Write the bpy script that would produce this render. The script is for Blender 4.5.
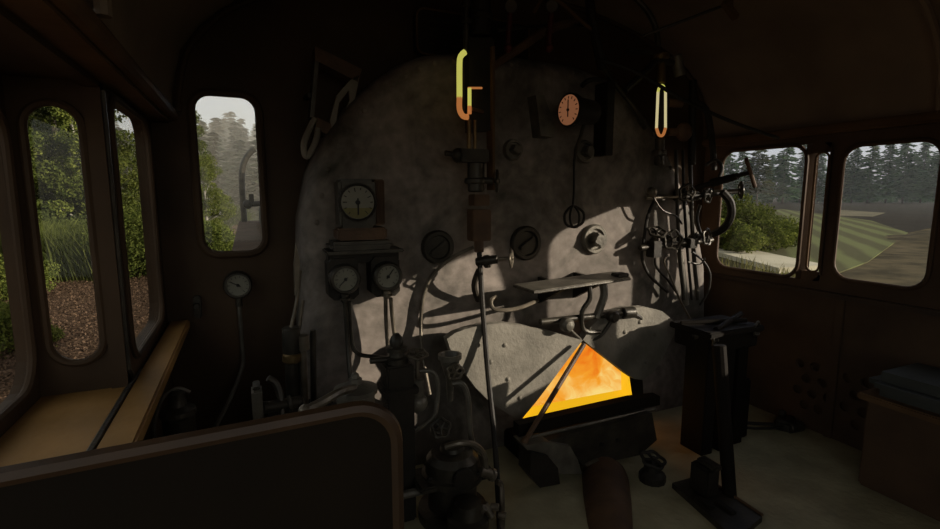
import bpy, bmesh, math, random
import numpy as np
from mathutils import Vector, Matrix
from mathutils.geometry import tessellate_polygon
for o in list(bpy.data.objects): bpy.data.objects.remove(o)
SC = bpy.context.scene
COL = SC.collection
PI = math.pi
R = math.radians

# ------------------------------------------------------------------ camera
EYE = 1.3
PITCH, YAW, FPX = R(7.85), R(23.85), 504.0
fw = Vector((math.sin(YAW)*math.cos(PITCH), math.cos(YAW)*math.cos(PITCH), -math.sin(PITCH)))
rt = Vector((math.cos(YAW), -math.sin(YAW), 0)); up = rt.cross(fw)
cd = bpy.data.cameras.new('camera'); cam = bpy.data.objects.new('camera', cd); COL.objects.link(cam)
cd.sensor_width = 36; cd.lens = FPX/940*36; cd.clip_start = .02; cd.clip_end = 1500
m = Matrix((rt, up, -fw)).transposed().to_4x4(); m.translation = (0, 0, EYE); cam.matrix_world = m
SC.camera = cam
CAM = Vector((0, 0, EYE))

# ------------------------------------------------------------------ world, sun, exposure
W = bpy.data.worlds.new('sky'); SC.world = W; W.use_nodes = True
nt = W.node_tree; nt.nodes.clear()
sky = nt.nodes.new('ShaderNodeTexSky'); sky.sky_type = 'NISHITA'; sky.sun_disc = False
sky.sun_elevation = R(22); sky.sun_rotation = R(128); sky.dust_density = 2.5; sky.air_density = 1.0
mixn = nt.nodes.new('ShaderNodeMixRGB'); mixn.inputs[0].default_value = .62
skm = nt.nodes.new('ShaderNodeMixRGB'); skm.blend_type = 'MULTIPLY'; skm.inputs[0].default_value = 1; skm.inputs[2].default_value = (.16, .16, .16, 1)
mixn.inputs[2].default_value = (.60, .61, .69, 1)
bg = nt.nodes.new('ShaderNodeBackground'); bg.inputs[1].default_value = .92
wo = nt.nodes.new('ShaderNodeOutputWorld')
nt.links.new(sky.outputs[0], skm.inputs[1]); nt.links.new(skm.outputs[0], mixn.inputs[1])
tcw = nt.nodes.new('ShaderNodeTexCoord'); sxw = nt.nodes.new('ShaderNodeSeparateXYZ'); rpw = nt.nodes.new('ShaderNodeValToRGB')
rpw.color_ramp.elements[0].position = 0; rpw.color_ramp.elements[0].color = (.74, .73, .62, 1); rpw.color_ramp.elements[1].position = .75; rpw.color_ramp.elements[1].color = (.58, .60, .72, 1)
nt.links.new(tcw.outputs['Generated'], sxw.inputs[0]); nt.links.new(sxw.outputs['X'], rpw.inputs[0]); nt.links.new(rpw.outputs[0], mixn.inputs[2])
nt.links.new(mixn.outputs[0], bg.inputs[0]); nt.links.new(bg.outputs[0], wo.inputs[0])
SUN_DIR = Vector((-1.45, 1.0, -.46)).normalized()
sl = bpy.data.lights.new('sun', 'SUN'); sl.energy = 5.6; sl.angle = R(.6); sl.color = (1, .9, .74)
so = bpy.data.objects.new('sun', sl); COL.objects.link(so)
so.rotation_euler = SUN_DIR.to_track_quat('-Z', 'Y').to_euler(); so.location = (30, -20, 20)
SC.view_settings.view_transform = 'Standard'; SC.view_settings.look = 'None'
SC.view_settings.exposure = 0; SC.view_settings.gamma = 1; SC.view_settings.use_curve_mapping = False
SC.cycles.use_denoising = True
SC.cycles.max_bounces = 10; SC.cycles.diffuse_bounces = 5; SC.cycles.transparent_max_bounces = 16
SC.cycles.sample_clamp_indirect = 4

# ------------------------------------------------------------------ helpers
def ray(x, y): return fw + rt*((x-470)/FPX) - up*((y-264.5)/FPX)
def at(x, y, Y): d = ray(x, y); return CAM + d*(Y/d.y)
def atx(x, y, X): d = ray(x, y); return CAM + d*(X/d.x)
def atz(x, y, Z): d = ray(x, y); return CAM + d*((Z-EYE)/d.z)

def mat(name, c1, c2=None, scale=6, rough=.6, metal=0, bump=.15, detail=5, lo=.35, hi=.7, spec=.4):
    m = bpy.data.materials.new(name); m.use_nodes = True; n = m.node_tree
    b = n.nodes['Principled BSDF']; b.inputs['Roughness'].default_value = rough; b.inputs['Metallic'].default_value = metal
    b.inputs['Specular IOR Level'].default_value = spec
    c2 = c2 or tuple(v*.6 for v in c1)
    tc = n.nodes.new('ShaderNodeTexCoord'); nz = n.nodes.new('ShaderNodeTexNoise')
    nz.inputs['Scale'].default_value = scale; nz.inputs['Detail'].default_value = detail
    rp = n.nodes.new('ShaderNodeValToRGB'); rp.color_ramp.elements[0].position = lo; rp.color_ramp.elements[1].position = hi
    rp.color_ramp.elements[0].color = (*c2, 1); rp.color_ramp.elements[1].color = (*c1, 1)
    n.links.new(tc.outputs['Object'], nz.inputs['Vector']); n.links.new(nz.outputs['Fac'], rp.inputs[0]); n.links.new(rp.outputs[0], b.inputs['Base Color'])
    if bump:
        n2 = n.nodes.new('ShaderNodeTexNoise'); n2.inputs['Scale'].default_value = scale*7; n2.inputs['Detail'].default_value = 4
        bp = n.nodes.new('ShaderNodeBump'); bp.inputs['Strength'].default_value = bump; bp.inputs['Distance'].default_value = .01
        n.links.new(tc.outputs['Object'], n2.inputs['Vector']); n.links.new(n2.outputs['Fac'], bp.inputs['Height']); n.links.new(bp.outputs[0], b.inputs['Normal'])
    return m
def emat(name, c, s):
    m = bpy.data.materials.new(name); m.use_nodes = True; n = m.node_tree; b = n.nodes['Principled BSDF']
    b.inputs['Base Color'].default_value = (*[v*.5 for v in c], 1); b.inputs['Emission Color'].default_value = (*c, 1); b.inputs['Emission Strength'].default_value = s
    return m
def leafmat(name, c1, c2):
    m = bpy.data.materials.new(name); m.use_nodes = True; n = m.node_tree; n.nodes.clear()
    geo = n.nodes.new('ShaderNodeNewGeometry'); rp = n.nodes.new('ShaderNodeValToRGB')
    rp.color_ramp.elements[0].color = (*c2, 1); rp.color_ramp.elements[1].color = (*c1, 1)
    d = n.nodes.new('ShaderNodeBsdfDiffuse'); t = n.nodes.new('ShaderNodeBsdfTranslucent'); mx = n.nodes.new('ShaderNodeMixShader'); mx.inputs[0].default_value = .3
    o = n.nodes.new('ShaderNodeOutputMaterial')
    n.links.new(geo.outputs['Random Per Island'], rp.inputs[0]); n.links.new(rp.outputs[0], d.inputs[0]); n.links.new(rp.outputs[0], t.inputs[0])
    n.links.new(d.outputs[0], mx.inputs[1]); n.links.new(t.outputs[0], mx.inputs[2]); n.links.new(mx.outputs[0], o.inputs[0])
    return m
def glassmat(name, gloss=.05, tint=(1, 1, 1)):
    m = bpy.data.materials.new(name); m.use_nodes = True; n = m.node_tree; n.nodes.clear()
    t = n.nodes.new('ShaderNodeBsdfTransparent'); t.inputs[0].default_value = (*tint, 1)
    g = n.nodes.new('ShaderNodeBsdfGlossy'); g.inputs['Roughness'].default_value = .03
    mx = n.nodes.new('ShaderNodeMixShader'); lw = n.nodes.new('ShaderNodeLayerWeight'); lw.inputs[0].default_value = .5
    pw = n.nodes.new('ShaderNodeMath'); pw.operation = 'POWER'; pw.inputs[1].default_value = 5
    fr = n.nodes.new('ShaderNodeMath'); fr.operation = 'MULTIPLY_ADD'; fr.inputs[1].default_value = .35; fr.inputs[2].default_value = .02
    n.links.new(lw.outputs['Facing'], pw.inputs[0]); n.links.new(pw.outputs[0], fr.inputs[0])
    o = n.nodes.new('ShaderNodeOutputMaterial')
    n.links.new(fr.outputs[0], mx.inputs[0]); n.links.new(t.outputs[0], mx.inputs[1]); n.links.new(g.outputs[0], mx.inputs[2]); n.links.new(mx.outputs[0], o.inputs[0])
    return m

class MB:
    """collects shapes in world coordinates and links them as ONE mesh object"""
    def __init__(s): s.bm = bmesh.new()
    def _add(s, vs, fs):
        v = [s.bm.verts.new(p) for p in vs]
        for f in fs:
            try: s.bm.faces.new([v[i] for i in f])
            except ValueError: pass
        return v
    def box(s, c, size, rot=None, bev=.004):
        c = Vector(c); sx, sy, sz = [k/2 for k in size]
        M = rot if rot is not None else Matrix.Identity(3)
        b = bmesh.new(); bmesh.ops.create_cube(b, size=1)
        for v in b.verts: v.co = Vector((v.co.x*2*sx, v.co.y*2*sy, v.co.z*2*sz))
        if bev: bmesh.ops.bevel(b, geom=list(b.edges), offset=min(bev, min(size)*.4), segments=2, affect='EDGES')
        b.verts.ensure_lookup_table()
        s._add([c + M @ v.co for v in b.verts], [[v.index for v in f.verts] for f in b.faces]); b.free(); return s
    def bb(s, x0, x1, y0, y1, z0, z1, bev=.004):
        return s.box(((x0+x1)/2, (y0+y1)/2, (z0+z1)/2), (abs(x1-x0), abs(y1-y0), abs(z1-z0)), None, bev)
    def lathe(s, a, axis, prof, n=20):
        """prof: (distance along the axis, radius)"""
        a = Vector(a); z = Vector(axis).normalized(); x = z.orthogonal().normalized(); y = z.cross(x)
        vs, fs = [], []
        for d, r in prof:
            for k in range(n):
                t = 2*PI*k/n; vs.append(a + z*d + (x*math.cos(t)+y*math.sin(t))*max(r, 1e-4))
        for i in range(len(prof)-1):
            for k in range(n): fs.append([i*n+k, i*n+(k+1) % n, (i+1)*n+(k+1) % n, (i+1)*n+k])
        fs.append(list(range(n))[::-1]); fs.append([(len(prof)-1)*n+k for k in range(n)])
        s._add(vs, fs); return s
    def cyl(s, a, b, r, r2=None, n=14):
        a, b = Vector(a), Vector(b); L = (b-a).length; r2 = r if r2 is None else r2; e = min(.15*min(r, r2), L*.2)
        return s.lathe(a, b-a, [(0, r-e), (e, r), (L-e, r2), (L, r2-e)], n)
    def tube(s, pts, r, n=8, smooth=4, closed=False):
        pts = [Vector(p) for p in pts]
        if smooth and len(pts) > 2:
            q = []; N = len(pts)
            for i in range(N if closed else N-1):
                p1, p2 = pts[i], pts[(i+1) % N]
                p0 = pts[i-1] if (i > 0 or closed) else p1; p3 = pts[(i+2) % N] if (i+2 < N or closed) else p2
                for k in range(smooth):
                    t = k/smooth
                    q.append(.5*((2*p1)+(p2-p0)*t+(2*p0-5*p1+4*p2-p3)*t*t+(3*p1-p0-3*p2+p3)*t**3))
            if not closed: q.append(pts[-1])
            pts = q
        N = len(pts); vs, fs = [], []; x = None
        for i, p in enumerate(pts):
            if closed: t = pts[(i+1) % N]-pts[i-1]
            else: t = pts[min(i+1, N-1)]-pts[max(i-1, 0)]
            t = t.normalized() if t.length > 1e-9 else Vector((0, 0, 1))
            x = t.orthogonal() if x is None else x - t*x.dot(t)
            if x.length < 1e-6: x = t.orthogonal()
            x = x.normalized(); y = t.cross(x)
            for k in range(n):
                a = 2*PI*k/n; vs.append(p+(x*math.cos(a)+y*math.sin(a))*r)
        for i in range(N if closed else N-1):
            j = (i+1) % N
            for k in range(n): fs.append([i*n+k, i*n+(k+1) % n, j*n+(k+1) % n, j*n+k])
        if not closed: fs.append(list(range(n))[::-1]); fs.append([(N-1)*n+k for k in range(n)])
        s._add(vs, fs); return s
    def wheel(s, c, axis, r, rr, spokes=5, lobe=.1, hub=.25):
        c = Vector(c); z = Vector(axis).normalized(); x = z.orthogonal().normalized(); y = z.cross(x)
        pts = [c+(x*math.cos(t)+y*math.sin(t))*r*(1+lobe*math.cos(spokes*t)) for t in [2*PI*k/40 for k in range(40)]]
        s.tube(pts, rr, 7, 0, True)
        for k in range(spokes):
            t = 2*PI*(k+.5)/spokes; s.tube([c, c+(x*math.cos(t)+y*math.sin(t))*r*(1-lobe)], rr*.75, 6, 0)
        s.cyl(c-z*rr*1.8, c+z*rr*1.8, r*hub, n=10); return s
    def prism(s, poly, vec, holes=()):
        """poly / holes: lists of points in one plane, extruded along vec"""
        poly = [Vector(p) for p in poly]; holes = [[Vector(p) for p in h] for h in holes]; vec = Vector(vec)
        loops = [poly]+holes; flat = [p for l in loops for p in l]; N = len(flat)
        tri = tessellate_polygon(loops)
        va = [s.bm.verts.new(p) for p in flat]; vb = [s.bm.verts.new(p+vec) for p in flat]
        for t in tri:
            for V, T in ((va, t), (vb, t[::-1])):
                try: s.bm.faces.new([V[i] for i in T])
                except ValueError: pass
        o = 0
        for l in loops:
            n = len(l)
            for k in range(n):
                a, b = o+k, o+(k+1) % n
                try: s.bm.faces.new([va[a], va[b], vb[b], vb[a]])
                except ValueError: pass
            o += n
        return s
    def ball(s, c, r, sc=(1, 1, 1), u=14, v=8):
        vs, fs = [], []; c = Vector(c)
        for i in range(1, v):
            p = PI*i/v
            for k in range(u):
                t = 2*PI*k/u; vs.append(c+Vector((math.sin(p)*math.cos(t)*sc[0], math.sin(p)*math.sin(t)*sc[1], math.cos(p)*sc[2]))*r)
        vs += [c+Vector((0, 0, r*sc[2])), c-Vector((0, 0, r*sc[2]))]
        for i in range(v-2):
            for k in range(u): fs.append([i*u+k, (i+1)*u+k, (i+1)*u+(k+1) % u, i*u+(k+1) % u])
        T, B = len(vs)-2, len(vs)-1
        for k in range(u): fs += [[T, k, (k+1) % u], [B, (v-2)*u+(k+1) % u, (v-2)*u+k]]
        s._add(vs, fs); return s
    def nut(s, a, axis, r, L, n=6): return s.lathe(a, axis, [(0, r), (L*.8, r), (L, r*.85)], n)
    def build(s, name, m, parent=None, smooth=30):
        bmesh.ops.recalc_face_normals(s.bm, faces=list(s.bm.faces))
        if parent is not None:
            w = PLACE[parent.name]
        else: w = Vector((0, 0, 0))
        for v in s.bm.verts: v.co -= w
        me = bpy.data.meshes.new(name); s.bm.to_mesh(me); s.bm.free()
        ms = m if isinstance(m, (list, tuple)) else [m]
        for k in ms: me.materials.append(k)
        o = bpy.data.objects.new(name, me); COL.objects.link(o)
        if smooth:
            for p in me.polygons: p.use_smooth = True
            try: me.set_sharp_from_angle(angle=R(smooth))
            except Exception: pass
        if parent is not None: o.parent = parent
        PLACE[o.name] = w
        return o
PLACE = {}
def thing(name, label, cat, loc, group=None):
    o = bpy.data.objects.new(name, None); COL.objects.link(o); o.empty_display_size = .05
    o.location = loc; PLACE[o.name] = Vector(loc); o['label'] = label; o['category'] = cat
    if group: o['group'] = group
    return o
def tag(o, label, cat, group=None, kind=None):
    o['label'] = label; o['category'] = cat
    if group: o['group'] = group
    if kind: o['kind'] = kind
    return o
def struct(o, label=None):
    o['kind'] = 'structure'
    if label: o['label'] = label; o['category'] = label.split()[-1] if False else 'structure'
    return o
def solo(mb, name, m, label, cat, group=None, smooth=30):
    """a thing that is one mesh: its origin moves to its lowest middle"""
    o = mb.build(name, m, None, smooth)
    cs = [v.co for v in o.data.vertices]
    c = Vector(((min(v.x for v in cs)+max(v.x for v in cs))/2, (min(v.y for v in cs)+max(v.y for v in cs))/2, min(v.z for v in cs)))
    for v in o.data.vertices: v.co -= c
    o.location = c; PLACE[o.name] = c
    return tag(o, label, cat, group)
def rrect(fn, u0, u1, v0, v1, r=.06, n=5, tilt=0):
    """rounded rectangle; fn maps (u, v) to a point"""
    pts = []
    for cu, cv, a0 in ((u1-r, v1-r, 0), (u0+r, v1-r, 90), (u0+r, v0+r, 180), (u1-r, v0+r, 270)):
        for k in range(n+1):
            a = R(a0+90*k/n); pts.append(fn(cu+r*math.cos(a), cv+r*math.sin(a)))
    return pts

# ------------------------------------------------------------------ materials
M_wall = mat('dark_brown_paint', (.075, .046, .026), (.045, .028, .016), 3, .6, 0, .12, spec=.15)
M_wallR = mat('red_brown_paint', (.11, .068, .042), (.066, .041, .026), 3, .6, 0, .12, spec=.12)
M_roof = mat('sooty_roof_paint', (.27, .20, .145), (.17, .125, .09), 2, .65, 0, .1, spec=.15)
M_wood = mat('worn_brown_wood', (.40, .22, .075), (.25, .135, .042), 4, .55, 0, .15, spec=.15)
M_rail = mat('brown_rail_paint', (.15, .088, .045), (.09, .052, .026), 6, .6, 0, .1, spec=.1)
M_panel = mat('near_black_panel_paint', (.016, .012, .008), (.010, .008, .006), 3, .7, 0, .1, spec=.08)
M_lip = mat('worn_red_brown_edge', (.06, .032, .015), (.033, .018, .009), 6, .5, 0, .1)
M_floor = mat('dusty_steel_floor', (.43, .38, .235), (.28, .25, .15), 5, .8, 0, .5)
M_iron = mat('black_iron', (.032, .026, .019), (.016, .013, .010), 9, .55, .1, .2, spec=.25)
M_iron2 = mat('greasy_dark_steel', (.07, .06, .045), (.028, .024, .018), 10, .42, .4, .2)
M_steel = mat('worn_grey_steel', (.19, .17, .135), (.085, .075, .06), 11, .45, .3, .2)
M_pipe = mat('bare_pipe_metal', (.22, .185, .14), (.10, .082, .06), 14, .4, .5, .1)
M_brass = mat('dull_brass', (.25, .17, .07), (.11, .07, .03), 12, .4, .6, .1)
M_rust = mat('rusty_brown_iron', (.13, .07, .035), (.065, .035, .019), 9, .65, 0, .25)
M_door = mat('scaled_grey_iron', (.24, .215, .175), (.14, .125, .10), 8, .7, 0, .35)
M_dial = mat('old_cream_dial', (.22, .21, .165), (.17, .16, .12), 9, .5, 0, 0)
M_ink = mat('dial_black', (.012, .011, .010), (.01, .009, .008), 9, .6, 0, 0)
M_yel = mat('mustard_dial_band', (.19, .17, .05), (.14, .12, .035), 9, .5, 0, 0)
M_red = mat('red_lever_paint', (.10, .014, .010), (.05, .010, .008), 9, .5, 0, .1)
M_seat = mat('blue_grey_leather', (.055, .06, .055), (.035, .038, .036), 5, .5, 0, .15)
M_glass = glassmat('window_glass')
M_gy = emat('gauge_glow_yellow', (.62, .60, .12), .75)  # gauge glow painted in as emission instead of light falling on the glass
M_go = emat('gauge_glow_orange', (.70, .25, .07), .5)
M_gw = emat('gauge_glow_cream', (.72, .62, .32), .75)
M_dialo = emat('dial_glow_orange', (.60, .24, .11), .26)  # lamp light on the dial put into its colour as weak emission
M_lampdot = emat('lamp_glow', (.5, .4, .25), .5)

# backhead: grey iron with soot and pale smoke stains
def backmat():
    m = bpy.data.materials.new('sooted_boiler_iron'); m.use_nodes = True; n = m.node_tree; b = n.nodes['Principled BSDF']; b.inputs['Roughness'].default_value = .7
    b.inputs['Specular IOR Level'].default_value = .25
    tc = n.nodes.new('ShaderNodeTexCoord')
    n1 = n.nodes.new('ShaderNodeTexNoise'); n1.inputs['Scale'].default_value = 2.2; n1.inputs['Detail'].default_value = 9; n1.inputs['Roughness'].default_value = .62; n1.inputs['Distortion'].default_value = .9
    r1 = n.nodes.new('ShaderNodeValToRGB'); e = r1.color_ramp.elements; e[0].position = .36; e[0].color = (.070, .064, .052, 1); e[1].position = .64; e[1].color = (.265, .225, .20, 1)
    n2 = n.nodes.new('ShaderNodeTexNoise'); n2.inputs['Scale'].default_value = 22; n2.inputs['Detail'].default_value = 6
    r2 = n.nodes.new('ShaderNodeValToRGB'); r2.color_ramp.elements[0].position = .3; r2.color_ramp.elements[0].color = (.7, .68, .65, 1); r2.color_ramp.elements[1].position = .7; r2.color_ramp.elements[1].color = (1.1, 1.08, 1.05, 1)
    mx = n.nodes.new('ShaderNodeMixRGB'); mx.blend_type = 'MULTIPLY'; mx.inputs[0].default_value = 1
    bp = n.nodes.new('ShaderNodeBump'); bp.inputs['Strength'].default_value = .25; bp.inputs['Distance'].default_value = .008
    for k in (n1, n2): n.links.new(tc.outputs['Object'], k.inputs['Vector'])
    n.links.new(n1.outputs[0], r1.inputs[0]); n.links.new(n2.outputs[0], r2.inputs[0]); n.links.new(r1.outputs[0], mx.inputs[1]); n.links.new(r2.outputs[0], mx.inputs[2])
    n.links.new(mx.outputs[0], b.inputs['Base Color']); n.links.new(n2.outputs[0], bp.inputs['Height']); n.links.new(bp.outputs[0], b.inputs['Normal'])
    return m
M_back = backmat()

# fire: clouds from orange to yellow white
def firemat():
    m = bpy.data.materials.new('coal_fire_glow'); m.use_nodes = True; n = m.node_tree; n.nodes.clear()
    tc = n.nodes.new('ShaderNodeTexCoord'); nz = n.nodes.new('ShaderNodeTexNoise'); nz.inputs['Scale'].default_value = 5.5; nz.inputs['Detail'].default_value = 4; nz.inputs['Distortion'].default_value = .5
    rp = n.nodes.new('ShaderNodeValToRGB'); e = rp.color_ramp.elements
    e[0].position = .30; e[0].color = (.85, .13, .005, 1); e[1].position = .72; e[1].color = (1.0, .72, .22, 1)
    k = e.new(.5); k.color = (.95, .36, .025, 1)
    em = n.nodes.new('ShaderNodeEmission'); em.inputs[1].default_value = .95; o = n.nodes.new('ShaderNodeOutputMaterial')
    sx = n.nodes.new('ShaderNodeSeparateXYZ'); ma = n.nodes.new('ShaderNodeMath'); ma.operation = 'MULTIPLY_ADD'; ma.inputs[1].default_value = -.55; mb_ = n.nodes.new('ShaderNodeMath'); mb_.operation = 'ADD'; mb_.inputs[1].default_value = .17
    n.links.new(tc.outputs['Object'], sx.inputs[0]); n.links.new(sx.outputs['Z'], ma.inputs[0]); n.links.new(nz.outputs[0], ma.inputs[2]); n.links.new(ma.outputs[0], mb_.inputs[0])
    n.links.new(tc.outputs['Object'], nz.inputs['Vector']); n.links.new(mb_.outputs[0], rp.inputs[0]); n.links.new(rp.outputs[0], em.inputs[0]); n.links.new(em.outputs[0], o.inputs[0])
    return m
M_fire = firemat()
M_hot = emat('glowing_hot_lining', (.90, .50, .012), .85)

# ------------------------------------------------------------------ dimensions
XL, XR, YF, YR = -.34, 2.82, 2.5, -.9
XB, YP = -.545, 1.69          # outer face of the left bay, its front panel
ZS = .75                       # sill height on the left
ZE = 1.66                      # eaves

# ================================================================== THE SETTING
fl = MB().bb(XL, XR+.05, YR, YF, -.08, 0, 0).build('floor', M_floor); struct(fl)

def fl_left(Y, Z): return Vector((XL, Y, Z))
def window(n, fn, hole, normal, label, fr=.011, fm=None, depth=.04, pane=True):
    c = sum(hole, Vector())/len(hole)
    w = thing('window_%d' % n, label, 'window', c); w['kind'] = 'structure'
    nv = Vector(normal)
    MB().tube([p+nv*.004 for p in hole], fr, 8, 0, True).build('window_frame', fm or M_wall, w)
    if pane:
        MB().prism([p-nv*.010 for p in hole], nv*.004).build('pane', M_glass, w, 0)
    return w

# left wall (thickness outwards)
mb = MB()
mb.bb(XL-.04, XL, YR, YF, 0, ZS-.02, 0)
fnL = lambda u, v: Vector((XL, u, v))
h3 = rrect(fnL, 1.745, 2.365, .80, 1.585, .09)
mb.prism([fnL(YP-.01, ZS-.02), fnL(YF, ZS-.02), fnL(YF, ZE), fnL(YP-.01, ZE)], (-.04, 0, 0), [h3])
mb.bb(XL-.04, XL, YR, YP, 1.585, ZE, 0)                      # lintel over the bay
mb.bb(XB-.03, XB, YR, YP, 0, ZS, 0)
fnB = lambda u, v: Vector((XB, u, v))
h1 = rrect(fnB, -.6, 1.655, .795, 1.53, .10)
mb.prism([fnB(YR, ZS-.02), fnB(YP+.03, ZS-.02), fnB(YP+.03, 1.62), fnB(YR, 1.62)], (-.03, 0, 0), [h1])
fnP = lambda u, v: Vector((u, YP, v))
h2 = rrect(fnP, -.515, -.388, .835, 1.54, .062, 6)
mb.prism([fnP(XB, ZS-.02), fnP(XL, ZS-.02), fnP(XL, 1.62), fnP(XB, 1.62)], (0, .03, 0), [h2])
mb.bb(XB-.03, XL, YR, YP+.03, 1.60, 1.63, 0)                 # bay ceiling
wl = mb.build('wall_left', M_wall, None, 0); struct(wl)
window(1, fnB, h1, (1, 0, 0), 'large side window of the left bay, at the left edge of the photo')
window(2, fnP, h2, (0, -1, 0), 'tall narrow round-topped window across the front of the left bay')
window(3, fnL, h3, (1, 0, 0), 'side window ahead of the left bay, beside the front wall')
t1 = MB().bb(XB, XL+.004, YR, YP, ZS-.03, ZS, .002)
o = t1.build('trim_1', M_wood); struct(o)
o = MB().bb(XL+.008, -.255, .86, YF, ZS-.035, ZS+.004, .006).build('trim_2', M_wood); struct(o)
mb = MB(); mb.tube([(XL+.004, YR, ZS+.004), (XL+.004, YP-.04, ZS+.004), (XL+.002, YP, ZS+.05), (XL+.002, YP+.005, 1.58)], .008, 6, 3)
o = mb.build('trim_3', M_iron2); struct(o)
o = MB().bb(XL-.01, -.262, YR, YF, 1.60, 1.645, .01).tube([(-.262, YR, 1.632), (-.262, YF, 1.632)], .024, 10, 0).build('trim_4', M_rail); struct(o)

# right wall
fnR = lambda u, v: Vector((XR, u, v))
hR1 = rrect(fnR, 1.705, 2.36, .835, 1.575, .05)
hR2 = rrect(fnR, 1.225, 1.635, .865, 1.548, .085)
hR3 = rrect(fnR, 1.705, 1.772, .885, 1.525, .032)
hR_sun = [fnR(*q) for q in ((.52, .87), (1.14, .87), (1.11, 1.1), (1.0, 1.605), (.55, 1.605), (.52, 1.55))]  # unseen added opening, outlined so the sun patch falls on the boiler
holes = []
vent = []
for i in range(4):
    for j in range(5):
        vent.append((1.775-.085*i-.02*(j % 2), .375-.045*2*j*.5-.045*(i % 2)*.5))
vent = [(1.76, .358), (1.677, .361), (1.719, .28), (1.633, .285), (1.68, .205), (1.595, .21), (1.64, .13), (1.76, .205), (1.715, .13), (1.509, .356), (1.468, .278), (1.425, .2), (1.425, .355), (1.385, .28), (1.51, .2), (1.45, .125)]
for (y, z) in vent:
    holes.append([fnR(y+.026*math.cos(2*PI*k/14), z+.026*math.sin(2*PI*k/14)) for k in range(14)])
mb = MB()
mb.prism([fnR(YR, 0), fnR(YF, 0), fnR(YF, ZE), fnR(YR, ZE)], (.014, 0, 0), [hR1, hR2, hR_sun]+holes)
mb.bb(XR+.05, XR+.07, 1.2, 1.95, .02, .48, 0)
mb.bb(XR-.012, XR, 1.555, 1.60, 0, .76, .003)
wr = mb.build('wall_right', M_wallR, None, 0); struct(wr)
w4 = window(4, fnR, rrect(fnR, 1.82, 2.36, .835, 1.575, .085), (-1, 0, 0), 'front side window on the right wall, bush and concrete kerb outside', fm=M_wallR)
w5 = window(5, fnR, hR2, (-1, 0, 0), 'rear side window on the right wall, ploughed field outside', fm=M_wallR)
w6 = window(6, fnR, hR3, (-1, 0, 0), 'very narrow glazed slit between the two right-hand windows', fr=.006, fm=M_rail)
# the post between slit and front window is a thin plate turned along the sun to cut its shadow, with corner pieces round it
fin = MB().prism([Vector((XR-.004, 1.822, .835)), Vector((XR+.046, 1.788, .835)), Vector((XR+.046, 1.788, 1.575)), Vector((XR-.004, 1.822, 1.575))], (.003, .008, 0))
fin.build('sun_aligned_post', M_wallR, w4, 0)
mb = MB()
for z0, z1, c in ((1.525, 1.575, 1), (.835, .885, -1)):
    mb.bb(XR, XR+.03, 1.70, 1.80, z0, z1, 0)
mb.build('corner_filler', M_wallR, w6, 0)
o = MB().bb(XR-.035, XR-.001, YR, YF, .762, .79, .006).build('trim_5', M_lip); struct(o)
o = MB().bb(XR-.05, XR-.001, YR, YF, 1.615, 1.665, .012).build('trim_6', M_rail); struct(o)
o = MB().bb(XR-.012, XR, 1.688, 1.699, .87, 1.56, .002).build('trim_7', M_lip); struct(o)

# roof profile, shared by front wall, rear wall and ceiling
prof = [(-.26, ZE), (-.255, 1.734), (-.214, 1.898), (-.134, 2.007), (-.002, 2.117), (.3, 2.24), (.75, 2.34), (1.28, 2.38)]
prof = prof+[(2.56-x, z) for x, z in prof[-2::-1]]
prof[-1] = (2.82, ZE); prof[-2] = (2.815, 1.734)
fnF = lambda u, v: Vector((u, YF, v))
h4 = rrect(fnF, -.19, .077, 1.035, 1.737, .075)
mb = MB()
mb.prism([fnF(XL, 0), fnF(XR, 0)]+[fnF(x, z) for x, z in prof[::-1]]+[fnF(XL, ZE)], (0, .04, 0), [h4])
wf = mb.build('wall_front', M_wall, None, 0); struct(wf)
window(7, fnF, h4, (0, -1, 0), 'front lookout window left of the boiler, misty hillside outside', fr=.018)
# rear wall with an unseen opening added on the left, sized for sky light inside
fnK = lambda u, v: Vector((u, YR, v))
mb = MB()
mb.prism([fnK(XL, 0), fnK(XR, 0)]+[fnK(x, z) for x, z in prof[::-1]]+[fnK(XL, ZE)], (0, -.04, 0), [rrect(fnK, -.25, 1.38, .25, 2.1, .08)])
o = mb.build('wall_rear', M_wall, None, 0); struct(o)
mb = MB(); vs = []
N = len(prof)
mb.prism([Vector((x, YR-.05, z)) for x, z in prof]+[Vector((x+(x-1.28)*.03, YR-.05, z+.04)) for x, z in prof[::-1]], (0, YF-YR+.3, 0))
for yy in (.2, 1.35):
    pass
ce = mb.build('ceiling', M_roof, None, 40); struct(ce)
o = MB().tube([(x*.985+.02, 1.25, z-.012) for x, z in prof], .016, 8, 3).build('trim_8', M_roof); struct(o)
o = MB().tube([(x*.985+.02, YF-.012, z-.012) for x, z in prof], .014, 8, 3).build('trim_9', M_wall); struct(o)

# ================================================================== BOILER BACKHEAD
YB = 2.2
out = [(.20, .0), (.19, .6), (.195, .9), (.21, 1.2), (.255, 1.40), (.337, 1.567), (.44, 1.70), (.554, 1.806), (.66, 1.88), (.78, 1.935), (.95, 1.965), (1.27, 1.975),
       (1.58, 1.965), (1.76, 1.93), (1.88, 1.88), (1.99, 1.806), (2.12, 1.68), (2.24, 1.54), (2.40, 1.30), (2.52, 1.08), (2.59, .85), (2.62, .5), (2.62, .0)]
bh = thing('boiler_backhead', 'sooty grey riveted boiler end filling the front of the cab', 'boiler', (1.4, 2.35, 0))
def inset(p, k, c=(1.40, .9)):
    x, z = p; dx, dz = x-c[0], z-c[1]; L = math.hypot(dx, dz); return (x-dx/L*k, max(0, z-dz/L*k) if z > 0 else 0)
mb = MB(); rings = [(0, 2.5), (0, 2.32), (.012, 2.265), (.035, 2.225), (.07, 2.204), (.10, YB)]
vs, fs = [], []; N = len(out)
for k, Y in rings:
    vs += [Vector((inset(p, k)[0], Y, inset(p, k)[1])) for p in out]
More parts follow.
